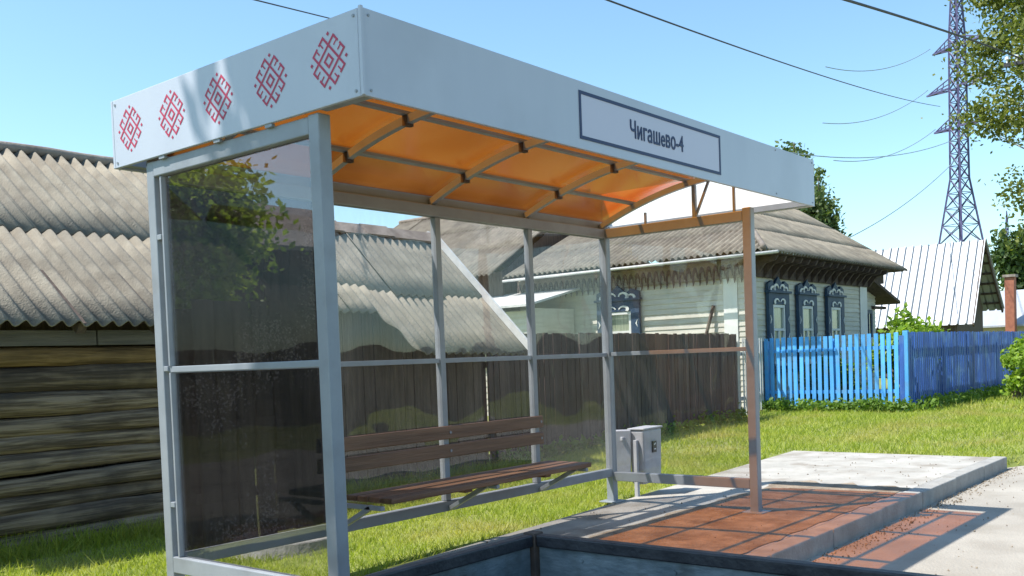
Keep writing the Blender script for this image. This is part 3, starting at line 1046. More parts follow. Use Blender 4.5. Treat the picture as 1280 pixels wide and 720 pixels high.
MB().bar((4.785, 1.5855, 0.445), (4.815, 1.5878, 0.455), 0.003, 0.012).build("sticker_mark", M['white_print'], LB)
MB().bar((4.792, 1.5885, 0.405), (4.820, 1.5905, 0.405), 0.003, 0.012).build("sticker_mark", M['white_print'], LB)

# ------------------------------------------------------------------ trailer in the foreground
TX, TY, TZ = 0.085, -0.728, 0.60
TR = thing("trailer", (-1.1, -1.5, -0.13), "open box trailer with zinc sides and black top rim in the foreground", "trailer")
xa, ya = -2.25, -2.32
MB().box(xa, TX - 0.033, TY - 0.008, TY + 0.008, 0.15, TZ - 0.045).build("side_panel", M['trailer_metal'], TR)
MB().box(TX - 0.008, TX + 0.008, ya, TY - 0.033, 0.15, TZ - 0.045).build("tailgate", M['trailer_metal'], TR)
MB().box(xa, TX - 0.033, ya - 0.008, ya + 0.008, 0.15, TZ - 0.045).build("side_panel", M['trailer_metal'], TR)
MB().box(xa - 0.008, xa + 0.008, ya, TY, 0.15, TZ - 0.045).build("front_panel", M['trailer_metal'], TR)
MB().box(xa - .02, TX - 0.028, TY - 0.022, TY + 0.022, TZ - 0.045, TZ).build("rim", M['rim'], TR, bevel=0.006)
MB().box(TX - 0.022, TX + 0.022, ya, TY - 0.028, TZ - 0.045, TZ).build("rim", M['rim'], TR, bevel=0.006)
MB().box(xa - .02, TX - 0.028, ya - 0.022, ya + 0.022, TZ - 0.045, TZ).build("rim", M['rim'], TR, bevel=0.006)
for (x, y) in ((TX, TY), (TX, ya), (xa, TY), (xa, ya)):
    MB().box(x - 0.027, x + 0.027, y - 0.027, y + 0.027, 0.10, TZ + 0.006).build("corner_post", M['rust'], TR, bevel=0.004)
MB().box(xa, TX, ya, TY, 0.12, 0.148).build("floor", M['grey_board'], TR)
for y in (TY + 0.14, ya - 0.14):
    w = MB().tube([(-1.1, y - 0.08, 0.13), (-1.1, y + 0.08, 0.13)], 0.26, 24).build("wheel", M['rubber'], TR, bevel=0.03)
    MB().tube([(-1.1, y - 0.085, 0.13), (-1.1, y + 0.085, 0.13)], 0.14, 20).build("rim", M['trailer_metal'], w)
MB().bar((xa, -1.52, 0.10), (xa - 1.1, -1.52, 0.22), 0.07, 0.07).build("drawbar", M['rim'], TR)
for k in range(4):
    MB().tube([(TX - 0.012, -0.95 - k * 0.38, 0.52), (TX - 0.008, -0.95 - k * 0.38, 0.52)], 0.009, 8).build("rivet", M['trailer_metal'], TR)

# ------------------------------------------------------------------ log barn (left)
BX0, BX1 = -0.75, 2.92
BA = thing("log_barn", (1.0, 5.8, 0), "weathered log barn with corrugated slate roof left of the shelter", "barn")
mb = MB()
levels = [(-0.10, 0.10), (0.08, 0.25), (0.235, 0.385), (0.37, 0.525), (0.51, 0.685), (0.665, 0.83), (0.81, 0.98), (0.96, 1.155), (1.13, 1.36)]
for k, (z0, z1) in enumerate(levels):
    r = (z1 - z0) / 2 * 0.985
    zc = (z0 + z1) / 2
    pts = []
    n = 22
    ph = random.uniform(0, 6)
    for i in range(n + 1):
        x = BX0 + (BX1 - BX0) * i / n
        pts.append((x, 4.46 + 0.018 * math.sin(x * 1.3 + ph) + random.uniform(-.006, .006), zc + 0.014 * math.sin(x * 0.9 + ph * 2) + random.uniform(-.003, .003)))
    mb.tube(pts, [r * (0.94 + 0.07 * math.sin(i * 0.35 + ph)) for i in range(n + 1)], 14)
mb.build("log_wall", M['log'], BA, smooth=True)
pts = [(BX0 + (BX1 - BX0) * i / 16, 4.43 + random.uniform(-.01, .01), 1.405 + random.uniform(-.004, .004)) for i in range(17)]
MB().tube(pts, 0.075, 12).build("top_log", M['log_top'], BA, smooth=True)
mb = MB()
mb.box(BX0, BX0 + 0.1, 4.5, 8.5, -0.05, 1.5).box(BX1 - 0.1, BX1, 4.5, 8.5, -0.05, 1.5).box(BX0, BX1, 8.4, 8.5, -0.05, 1.5)
mb.build("rear_wall", M['dark_plank'], BA)
mb = MB()
xx = BX0
while xx < BX1:
    x1 = min(BX1, xx + random.uniform(0.7, 1.1))
    mb.box(xx, x1 - 0.01, 4.30 + random.uniform(0, .02), 4.335, 1.475 + random.uniform(-.01, .01), 1.60)
    xx = x1
mb.build("eave_board", M['grey_board'], BA, bevel=0.004)
MB().box(BX0 + .02, BX1 - .02, 4.52, 4.56, 1.30, 1.93).build("wall_plate", M['dark_plank'], BA)
for k in range(6):
    x = BX0 + 0.35 + k * 0.62
    MB().bar((x, 4.06, 1.60), (x, 4.7, 2.05), 0.07, 0.09).build("rafter_end", M['dark_plank'], BA)
T_A = Vector((0, 2.5, 1.77))
corrugated("roof", M['slate'], BA, (BX0, 4.0, 1.635), (1, 0, 0), T_A, 0, BX1 - BX0, lambda s: 0.0, lambda s: T_A.length, course=1.62, period=0.128, amp=0.026, lap=0.6)
corrugated("roof", M['slate'], BA, (BX0, 9.0, 1.60), (1, 0, 0), (0, -2.5, 1.77), 0, BX1 - BX0, lambda s: 0.0, lambda s: T_A.length, course=1.55, period=0.128, ppw=6)
mb = MB()
mb.tube([(BX0 + (BX1 - BX0) * i / 10, 6.5, 3.415 + random.uniform(-.012, .012)) for i in range(11)], 0.055, 8)
mb.build("ridge_cap", M['slate_ridge'], BA, smooth=True)
MB().prism([(BX1 - .08, 4.5, 1.45), (BX1 - .08, 8.5, 1.45), (BX1 - .08, 6.5, 3.2)], (0.05, 0, 0)).build("gable", M['dark_plank'], BA)
MB().prism([(BX0 + .03, 4.5, 1.45), (BX0 + .03, 8.5, 1.45), (BX0 + .03, 6.5, 3.2)], (0.05, 0, 0)).build("gable", M['dark_plank'], BA)

# manhole ring behind the smoked pane
MH = thing("manhole", (1.5, 2.62, 0), "concrete well ring with dark iron cover lying behind the shelter", "manhole")
MB().tube([(1.5, 2.62, -0.1), (1.5, 2.62, 0.075)], [0.42, 0.36], 28).build("well_ring", M['kerb'], MH, bevel=0.01)
mb = MB()
mb.tube([(1.56, 2.58, 0.076), (1.56, 2.58, 0.10)], 0.27, 28)
for k in range(8):
    a = k * math.pi / 4
    mb.bar((1.56 + .06 * math.cos(a), 2.58 + .06 * math.sin(a), 0.104), (1.56 + .24 * math.cos(a), 2.58 + .24 * math.sin(a), 0.104), 0.02, 0.012)
mb.build("cover", M['iron'], MH)

# ------------------------------------------------------------------ plank shed behind the clear panes
SX0, SX1 = 2.98, 6.08
PS = thing("plank_shed", (4.5, 5.2, 0), "low plank shed with sagging pale slate roof seen through the shelter panes", "shed")
mb = MB()
x = SX0
while x < SX1 - 0.15:
    w = random.uniform(0.12, 0.17)
    mb.box(x, min(x + w - 0.008, SX1 - .05), 4.62 + random.uniform(-.012, .012), 4.65, -0.05, 1.82 + random.uniform(-.02, .02))
    x += w
mb.build("wall", M['dark_plank'], PS)
mb = MB()
mb.box(SX1 - 0.16, SX1 - 0.12, 4.66, 7.0, -0.05, 1.75).box(SX0 + 0.02, SX0 + .06, 4.66, 7.0, -0.05, 1.75).box(SX0 + .06, SX1 - .16, 6.95, 7.0, -0.05, 1.75)
mb.build("side_wall", M['dark_plank'], PS)
T_B = Vector((0, 1.5, 1.49))
tl = T_B.length


def shed_lo(s):
    x = SX0 + s
    return 0.62 if x < 4.15 else max(0.0, 0.62 - (x - 4.15) * 3.2) if x < 4.35 else 0.0


# slight sag: eave line falls to the right, as its ridge does
corrugated("roof", M['slate'], PS, (SX0, 4.0, 1.37), (SX1 - SX0, 0, -0.06), T_B, 0, SX1 - SX0, shed_lo, lambda s: tl, course=1.45, period=0.115, amp=0.020, jitter=0.012)
corrugated("roof", M['slate'], PS, (SX0, 7.0, 1.37), (SX1 - SX0, 0, -0.06), (0, -1.5, 1.49), 0, SX1 - SX0, lambda s: 0, lambda s: tl, course=1.2, period=0.115, amp=0.02, ppw=6)
mb = MB()
n = 8
for k in range(n):
    xa_, xb_ = SX0 + (SX1 - SX0) * k / n, SX0 + (SX1 - SX0) * (k + 1) / n + 0.04
    za_ = 2.88 - 0.05 * k / n + random.uniform(-.01, .01)
    mb.prism([(xa_, 5.36, za_ - 0.10), (xa_, 5.5, za_ + 0.03), (xa_, 5.64, za_ - 0.10), (xa_, 5.62, za_ - 0.12), (xa_, 5.5, za_ + 0.012), (xa_, 5.38, za_ - 0.12)], (xb_ - xa_, 0, 0))
mb.build("ridge_cap", M['slate_ridge'], PS)
mb = MB()
mb.bar((SX1 + 0.02, 3.98, 1.335), (SX1 + 0.02, 5.5, 2.845), 0.035, 0.13)
mb.bar((SX1 + 0.02, 7.02, 1.335), (SX1 + 0.02, 5.5, 2.845), 0.035, 0.13)
mb.build("verge_board", M['pale_picket'], PS)
MB().prism([(SX1 - .15, 4.65, 1.7), (SX1 - .15, 7.0, 1.7), (SX1 - .15, 5.5, 2.7)], (0.04, 0, 0)).build("gable", M['dark_plank'], PS)


# ------------------------------------------------------------------ fences
def fence(name, a, b, h, bw, gap, th, m, label, rails=(0.35, 1.2), postm=None, posts=4, pointed=False, group=None, jit=0.012, back=1, z0=0.02):
    a, b = Vector((a[0], a[1], 0)), Vector((b[0], b[1], 0))
    d = (b - a)
    ln = d.length
    d.normalize()
    nrm = Vector((-d.y, d.x, 0)) * back
    root = thing(name, tuple(a), label, "fence", group)
    mb = MB()
    s = 0.0
    while s + bw < ln:
        p0 = a + d * s
        p1 = a + d * (s + bw * random.uniform(0.93, 1.03))
        o_ = nrm * random.uniform(-.006, .006)
        hh = h + random.uniform(-jit, jit)
        zb = z0 + random.uniform(-.015, .015)
        tilt = d * random.uniform(-.010, .010)
        if pointed:
            mid = (p0 + p1) / 2
            poly = [p0 + o_ + Vector((0, 0, zb)), p1 + o_ + Vector((0, 0, zb)), p1 + o_ + tilt + Vector((0, 0, hh - bw * 0.3)), mid + o_ + tilt + Vector((0, 0, hh)), p0 + o_ + tilt + Vector((0, 0, hh - bw * 0.3))]
        else:
            poly = [p0 + o_ + Vector((0, 0, zb)), p1 + o_ + Vector((0, 0, zb)), p1 + o_ + tilt + Vector((0, 0, hh)), p0 + o_ + tilt + Vector((0, 0, hh))]
        mb.prism(poly, -nrm * th)
        s += bw + gap
    mb.build("pickets", m, root)
    for z in rails:
        MB().bar(a + nrm * 0.035 + Vector((0, 0, z)), b + nrm * 0.035 + Vector((0, 0, z)), 0.045, 0.07).build("rail", postm or m, root)
    for k in range(posts):
        p_ = a + d * (ln * k / (posts - 1)) + nrm * 0.10
        MB().box(p_.x - .045, p_.x + .045, p_.y - .045, p_.y + .045, -0.2, h - 0.06).build("post", postm or m, root)
    return root


fence("plank_fence", (6.12, 4.68), (14.2, 5.42), 1.58, 0.105, 0.010, 0.02, M['brown_fence'], "dark brown plank fence between the plank shed and the pale pickets", posts=5, back=1)
fence("picket_gate", (14.32, 5.38), (16.55, 6.0), 1.5, 0.07, 0.20, 0.02, M['pale_picket'], "narrow run of pale grey pickets between brown and blue fences", posts=2, back=1)
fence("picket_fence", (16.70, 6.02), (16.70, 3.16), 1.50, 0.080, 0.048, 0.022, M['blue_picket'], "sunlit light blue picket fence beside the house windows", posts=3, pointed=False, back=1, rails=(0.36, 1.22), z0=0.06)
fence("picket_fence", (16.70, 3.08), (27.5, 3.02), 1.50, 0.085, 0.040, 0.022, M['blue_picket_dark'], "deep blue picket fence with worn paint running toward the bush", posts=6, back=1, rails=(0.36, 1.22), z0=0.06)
MB_corner = MB().box(16.66, 16.76, 3.06, 3.16, -0.2, 1.53)
MB_corner.build("corner_post", M['blue_picket'], bpy.data.objects["picket_fence"], bevel=0.01)


# ------------------------------------------------------------------ wooden house
HO = thing("wooden_house", (19.5, 9.2, 0), "cream wooden house with carved blue window surrounds and slate roof", "house")
HX0, HX1, HY0, HY1 = 16.3, 23.1, 6.1, 12.3


def clapboards(name, parent, p0, p1, z0, z1, nrm, m, bh=0.115):
    """Overlapping horizontal boards along p0-p1, each a tilted slab."""
    p0, p1, nrm = Vector(p0), Vector(p1), Vector(nrm)
    mb = MB()
    z = z0
    while z < z1:
        zt = min(z + bh, z1)
        j = random.uniform(-.003, .003)
        a0 = p0 + nrm * (0.026 + j)
        a1 = p1 + nrm * (0.026 + j)
        b0, b1 = p0 + nrm * 0.006, p1 + nrm * 0.006
        q = [a0 + Vector((0, 0, z)), a1 + Vector((0, 0, z)), p1 + Vector((0, 0, z)), p0 + Vector((0, 0, z)),
             b0 + Vector((0, 0, zt)), b1 + Vector((0, 0, zt)), p1 + Vector((0, 0, zt)), p0 + Vector((0, 0, zt))]
        mb.hexa(q)
        z = zt
    return mb.build(name, m, parent)


clapboards("wall", HO, (HX0, HY0, 0), (HX1, HY0, 0), -0.05, 3.25, (0, -1, 0), M['siding'])
clapboards("wall", HO, (HX0, HY1, 0), (HX0, HY0, 0), -0.05, 3.25, (-1, 0, 0), M['siding'])
clapboards("wall", HO, (HX1, HY0, 0), (HX1, HY1, 0), -0.05, 3.25, (1, 0, 0), M['siding'], 0.2)
MB().box(HX0 + .02, HX1 - .02, HY1 - .1, HY1, -0.05, 3.2).build("rear_wall", M['siding'], HO)
# corner boards
MB().box(HX0 - 0.045, HX0 - 0.028, HY0 + 0.30, HY0 + 0.62, -0.05, 3.0).build("corner_board", M['white_board'], HO, bevel=0.004)
MB().box(HX1 - 0.55, HX1 - 0.05, HY0 - 0.045, HY0 - 0.028, -0.05, 3.0).build("corner_board", M['white_board'], HO, bevel=0.004)
MB().box(HX0 - 0.03, HX0 + 0.16, HY0 - 0.05, HY0 - 0.028, -0.05, 2.9).build("corner_board", M['siding'], HO, bevel=0.004)


def scroll(c, u, w, h, depth, side):
    """Curved comma shape for carved trim (polygon in the u-z plane)."""
    c, u = Vector(c), Vector(u)
    pts = []
    for k in range(9):
        a = math.pi * 1.25 * k / 8
        pts.append(c + u * side * w * (0.5 - 0.5 * math.cos(a)) + Vector((0, 0, h * math.sin(a) * 0.8)))
    for k in range(8, -1, -1):
        a = math.pi * 1.25 * k / 8
        pts.append(c + u * side * w * (0.22 + 0.62 * (0.5 - 0.5 * math.cos(a)) - .12) + Vector((0, 0, h * math.sin(a) * 0.8 * 0.55)))
    return pts, depth


def carved_window(parent, o, u, n, w, z0, z1):
    """o: middle of the window on the wall at ground level; u along the wall; n outward."""
    o, u, n = Vector(o), Vector(u), Vector(n)

    def pt(a, z, d):
        return o + u * a + n * d + Vector((0, 0, z))

    def slab(mb, a0, a1, za, zb, d0, d1):
        mb.hexa([pt(a0, za, d0), pt(a1, za, d0), pt(a1, za, d1), pt(a0, za, d1), pt(a0, zb, d0), pt(a1, zb, d0), pt(a1, zb, d1), pt(a0, zb, d1)])

    hw = w / 2
    win = MB()
    slab(win, -hw * .60, hw * .60, z0 + 0.04, z1 - 0.55, 0.03, 0.045)
    win_o = win.build("window", M['curtain_pane'], parent)
    fr_ = MB()
    iw = hw * .60
    zt = z1 - 0.55
    for (a0, a1, za, zb) in ((-iw, -iw + .06, z0, zt), (iw - .06, iw, z0, zt), (-iw + .06, iw - .06, zt - .06, zt), (-iw + .06, iw - .06, z0, z0 + .06),
                             (-iw + .06, iw - .06, z0 + (zt - z0) * .56, z0 + (zt - z0) * .56 + .05)):
        slab(fr_, a0, a1, za, zb, 0.046, 0.085)
    slab(fr_, -.02, .02, z0 + .06, z0 + (zt - z0) * .56, 0.046, 0.075)
    fr_.build("frame", M['white_board'], win_o)
    su = MB()
    slab(su, -hw, -iw - .005, z0 - .12, z1 - .3, 0.03, 0.10)
    slab(su, iw + .005, hw, z0 - .12, z1 - .3, 0.03, 0.10)
    slab(su, -iw - .004, iw + .004, zt + .01, z1 - .30, 0.03, 0.10)
    slab(su, -hw * 1.08, hw * 1.08, z1 - .299, z1 - .25, 0.03, 0.15)
    crest = [pt(-hw * 1.02, z1 - .248, .03), pt(hw * 1.02, z1 - .248, .03), pt(hw * 1.0, z1 - .10, .03), pt(hw * .62, z1 - .03, .03), pt(hw * .42, z1 - .13, .03), pt(hw * .16, z1 - .02, .03),
             pt(0, z1 + .06, .03), pt(-hw * .16, z1 - .02, .03), pt(-hw * .42, z1 - .13, .03), pt(-hw * .62, z1 - .03, .03), pt(-hw * 1.0, z1 - .10, .03)]
    su.prism(crest, n * 0.06)
    slab(su, -hw * 1.05, hw * 1.05, z0 - .20, z0 - .125, 0.03, 0.14)
    su.build("carved_surround", M['window_blue'], win_o)
    for sd in (-1, 1):
        pts, dp = scroll(pt(0.03 * sd, z1 - .20, .095), u, hw * .5, .13, .02, sd)
        MB().prism(pts, n * .02).build("white_carving", M['white_board'], win_o)
        pts, dp = scroll(pt(hw * .45 * sd, z1 - .235, .095), u, hw * .42, .11, .02, sd)
        MB().prism(pts, n * .02).build("white_carving", M['white_board'], win_o)
        pts, dp = scroll(pt(iw * .1 * sd, zt + .06, .105), u, hw * .5, .10, .02, sd)
        MB().prism(pts, n * .015).build("white_carving", M['white_board'], win_o)
        for kz in (0.15, 0.45, 0.75):
            zc = z0 + (zt - z0) * kz
            MB().prism([pt(sd * (hw - .04), zc - .09, .102), pt(sd * (hw - .10), zc, .102), pt(sd * (hw - .04), zc + .09, .102), pt(sd * (hw - .065), zc, .102)], n * .012).build("white_carving", M['white_board'], win_o)
    sl = MB()
    slab(sl, -iw, iw, z0 - .05, z0 - .002, .046, .13)
    sl.build("sill", M['white_board'], win_o)
    return win_o


for xc in (17.42, 18.98, 20.70):
    carved_window(HO, (xc, HY0 - .02, 0), (1, 0, 0), (0, -1, 0), 1.05, 0.95, 2.78)
carved_window(HO, (HX0 - .02, 9.35, 0), (0, 1, 0), (-1, 0, 0), 1.15, 1.15, 2.80)
# frieze and brackets under the eaves
MB().box(HX0 - 0.05, HX1, HY0 - 0.075, HY0 - 0.030, 2.80, 3.22).build("frieze", M['frieze'], HO)
for k in range(17):
    x = HX0 + 0.05 + k * 0.42
    MB().prism([(x, HY0 - .08, 2.80), (x, HY0 - .08, 3.20), (x, HY0 - .58, 3.20), (x, HY0 - .52, 3.10), (x, HY0 - .30, 3.06), (x, HY0 - .18, 2.92)], (0.07, 0, 0)).build("eave_bracket", M['frieze'], HO)
MB().box(HX0 - 0.07, HX0 - 0.03, HY0 - .02, HY1, 2.80, 3.18).build("frieze", M['frieze_light'], HO)
mb = MB()
for k in range(38):
    y = HY0 + 0.05 + k * 0.163
    pts, _ = scroll((HX0 - 0.072, y, 2.86), (0, 1, 0), 0.14, 0.30, .02, 1)
    mb.prism(pts, (-0.015, 0, 0))
mb.build("carved_frieze", M['frieze'], HO)
MB().box(15.74, HX0 - .05, 5.56, HY1, 3.205, 3.235).build("soffit", M['frieze'], HO)
MB().box(15.74, 24.5, 5.56, HY0 - .03, 3.238, 3.262).build("soffit", M['frieze'], HO)
MB().tube([(15.66, 5.2, 3.20), (15.66, HY1, 3.17)], 0.032, 10).build("gutter_pipe", M['pale_picket'], HO, smooth=True)
# roof: slope over the windows, long slope over the side wall, far slopes
ap, ridge_r = Vector((20.4, 8.6, 5.28)), Vector((24.66, 8.6, 5.30))
Tf = Vector((0, 3.1, 2.02))
lf = Tf.length
corrugated("roof", M['slate'], HO, (15.7, 5.5, 3.27), (1, 0, 0), Tf, 0, 8.96, lambda s: 0.0, lambda s: min(lf, lf * s / 4.7), period=0.15, amp=0.034, course=1.7, lap=0.35, thick=0.005, ppw=6)
Tl = Vector((4.7, 0, 2.02))
ll = Tl.length
corrugated("roof", M['slate'], HO, (15.7, 5.5, 3.27), (0, 1, 0), Tl, 0, 6.85, lambda s: 0.0, lambda s: min(ll, ll * s / 3.1), period=0.15, amp=0.034, course=1.75, lap=0.35, thick=0.005, ppw=6)
Tb = Vector((-4.3, 0, 2.02))
corrugated("roof", M['slate'], HO, (24.7, 8.6, 3.27), (0, 1, 0), Tb, 0, 3.75, lambda s: 0.0, lambda s: Tb.length, period=0.15, amp=0.034, course=1.75, lap=0.35, thick=0.005, ppw=4)
MB().tube([(15.72, 5.53, 3.33), (18.0, 7.04, 4.33), (20.4, 8.6, 5.36)], 0.06, 8).build("ridge_cap", M['slate_ridge'], HO, smooth=True)
MB().tube([(20.4, 8.6, 5.35), (24.66, 8.6, 5.37)], 0.05, 8).build("ridge_cap", M['slate_ridge'], HO, smooth=True)
MB().tube([(20.4, 8.6, 5.35), (20.4, 12.3, 5.35)], 0.05, 8).build("ridge_cap", M['slate_ridge'], HO, smooth=True)
MB().prism([(24.45, 5.7, 3.25), (24.45, 8.6, 5.15), (24.45, 8.6, 3.25)], (0.04, 0, 0)).build("gable", M['frieze'], HO)
MB().box(23.1, 24.5, 6.1, 6.2, 2.95, 3.2).build("gable", M['frieze'], HO)
# side porch
PO = MB()
clapboards("porch_wall", HO, (23.15, 6.45, 0), (24.75, 6.45, 0), -.05, 2.75, (0, -1, 0), M['siding'])
PO.prism([(23.1, 6.0, 3.05), (25.55, 6.0, 2.42), (25.55, 6.0, 2.50), (23.1, 6.0, 3.13)], (0, 2.4, 0))
PO.build("porch_roof", M['frieze'], HO)
MB().box(24.45, 25.4, 6.35, 6.43, 2.28, 2.36).build("porch_beam", M['frieze'], HO)
pw = MB().box(23.3, 24.25, 6.385, 6.41, 1.55, 2.15).build("window", M['pane'], HO)
mb = MB()
mb.box(23.22, 24.33, 6.36, 6.384, 2.15, 2.25).box(23.22, 23.32, 6.36, 6.384, 1.5, 2.15).box(24.23, 24.33, 6.36, 6.384, 1.5, 2.15)
for x in (23.55, 23.78, 24.0):
    mb.box(x, x + .05, 6.36, 6.384, 1.55, 2.15)
mb.build("frame", M['window_blue'], pw)

# plank leaning on the long wall
tag(MB().bar((15.7, 7.35, 0.02), (16.24, 6.95, 2.25), 0.07, 0.05).build("wooden_plank", M['dark_plank'], None, (15.7, 7.35, 0)), "dark plank leaning against the cream house side wall", "plank")

# ------------------------------------------------------------------ yard barn behind the house
YB = thing("yard_barn", (18, 15.5, 0), "long slate roofed yard barn behind the plank shed", "barn")
Ty = Vector((4.3, 0, 2.45))
corrugated("roof", M['slate'], YB, (15.5, 12.55, 3.35), (0, 1, 0), Ty, 0, 7.4, lambda s: 0.0, lambda s: Ty.length, period=0.15, amp=0.034, course=1.75, lap=0.35, thick=0.005, ppw=6, jitter=0.012)
corrugated("roof", M['slate'], YB, (24.1, 12.55, 3.35), (0, 1, 0), (-4.3, 0, 2.45), 0, 7.4, lambda s: 0.0, lambda s: Ty.length, period=0.15, amp=0.034, course=1.75, lap=0.35, thick=0.005, ppw=4)
MB().tube([(19.8, 12.5, 5.85), (19.8, 20.0, 5.85)], 0.06, 8).build("ridge_cap", M['slate_ridge'], YB, smooth=True)
mb = MB()
y = 12.6
while y < 19.8:
    w = random.uniform(0.14, 0.2)
    mb.box(16.0, 16.04, y, y + w - .01, -.05, 3.45)
    y += w
mb.build("wall", M['dark_plank'], YB)
mb = MB()
mb.prism([(16.05, 12.7, -.05), (23.6, 12.7, -.05), (23.6, 12.7, 3.4), (19.8, 12.7, 5.6), (16.05, 12.7, 3.4)], (0, .05, 0))
mb.prism([(16.05, 19.7, -.05), (23.6, 19.7, -.05), (23.6, 19.7, 3.4), (19.8, 19.7, 5.6), (16.05, 19.7, 3.4)], (0, .05, 0))
mb.build("gable", M['dark_plank'], YB)
# pale lean-to in front of the yard barn, seen through the right-hand panes
LT = thing("lean_to", (14.9, 11.5, 0), "pale boarded lean-to with a single pitch roof beside the house", "shed")
clapboards("wall", LT, (14.5, 14.2, 0), (14.5, 10.6, 0), -.05, 2.35, (-1, 0, 0), M['siding'], 0.14)
MB().box(14.5, 16.2, 10.6, 10.66, -.05, 2.4).build("side_wall", M['siding'], LT)
MB().prism([(14.2, 10.4, 2.42), (16.25, 10.4, 2.85), (16.25, 10.4, 2.90), (14.2, 10.4, 2.47)], (0, 4.0, 0)).build("roof", M['pale_picket'], LT)
wd = MB().box(14.43, 14.455, 11.6, 12.5, 1.2, 1.95).build("window", M['pane'], LT)
mb = MB()
mb.box(14.40, 14.428, 11.5, 12.6, 1.95, 2.05).box(14.40, 14.428, 11.5, 12.6, 1.1, 1.2).box(14.40, 14.428, 11.5, 11.6, 1.2, 1.95).box(14.40, 14.428, 12.5, 12.6, 1.2, 1.95).box(14.40, 14.428, 12.02, 12.08, 1.2, 1.95)
mb.build("frame", M['white_board'], wd)

# ------------------------------------------------------------------ house with pale metal roof
MH2 = thing("metal_roof_house", (39, 9, 0), "steep pale metal roofed building with dark open gable beyond the blue fence", "house")
ax, az = 38.4, 5.22
e0x, e0z, e1x, e1z = 36.55, 1.95, 41.1, 2.55
Tm = Vector((ax - e0x, 0, az - e0z))
corrugated("roof", M['metal_roof'], MH2, (e0x, 6.8, e0z), (0, 1, 0), Tm, 0, 6.4, lambda s: 0, lambda s: Tm.length, period=0.30, amp=0.07, course=9, trap=True, waves=4, jitter=0.004, ppw=12, thick=0.01)
Tm2 = Vector((ax - e1x, 0, az - e1z))
corrugated("roof", M['metal_roof'], MH2, (e1x, 6.8, e1z), (0, 1, 0), Tm2, 0, 6.4, lambda s: 0, lambda s: Tm2.length, period=0.30, amp=0.07, course=9, trap=True, waves=4, jitter=0.004, ppw=8, thick=0.01)
MB().prism([(e0x + .25, 7.5, 0), (e1x - .5, 7.5, 0), (e1x - .5, 7.5, 2.7), (ax, 7.5, 5.1), (e0x + .25, 7.5, 2.3)], (0, .1, 0)).build("gable", M['dark_plank'], MH2)
mb = MB()
mb.bar((e0x + .02, 6.86, e0z - .06), (ax, 6.86, az - .06), 0.06, 0.16).bar((e1x - .02, 6.86, e1z - .06), (ax, 6.86, az - .06), 0.06, 0.16)
for k in range(7):
    u = k / 7
    mb.box(ax + (e1x - ax) * u, ax + (e1x - ax) * u + .08, 6.9, 7.5, az + (e1z - az) * u - .14, az + (e1z - az) * u - .06)
mb.build("verge_board", M['frieze'], MH2)
mb = MB()
mb.box(e0x + .3, e0x + .4, 7.6, 13.0, 0, 2.3).box(e1x - .5, e1x - .4, 7.6, 13.0, 0, 2.6).box(e0x + .4, e1x - .5, 12.9, 13.0, 0, 2.5)
mb.build("wall", M['dark_plank'], MH2)

FH = thing("far_house", (48, 8, 0), "far bluish roofed house with red brick chimney at the right edge", "house")
MB().prism([(46.3, 5.0, 2.0), (49.0, 5.0, 3.7), (51.7, 5.0, 2.0), (51.7, 5.0, 1.92), (49.0, 5.0, 3.6), (46.3, 5.0, 1.92)], (0, 6.0, 0)).build("roof", M['metal_roof'], FH)
MB().box(46.8, 51.2, 5.4, 10.6, -0.1, 1.95).build("wall", M['siding'], FH)
MB().prism([(46.8, 5.4, 1.96), (51.2, 5.4, 1.96), (49, 5.4, 3.4)], (0, .05, 0)).build("gable", M['siding'], FH)
ch = MB().box(45.9, 46.32, 7.45, 7.85, 0, 4.15).build("chimney", M['brick'], FH, bevel=0.02)
MB().box(45.83, 46.39, 7.38, 7.92, 4.155, 4.27).build("chimney_cap", M['slate_ridge'], ch)


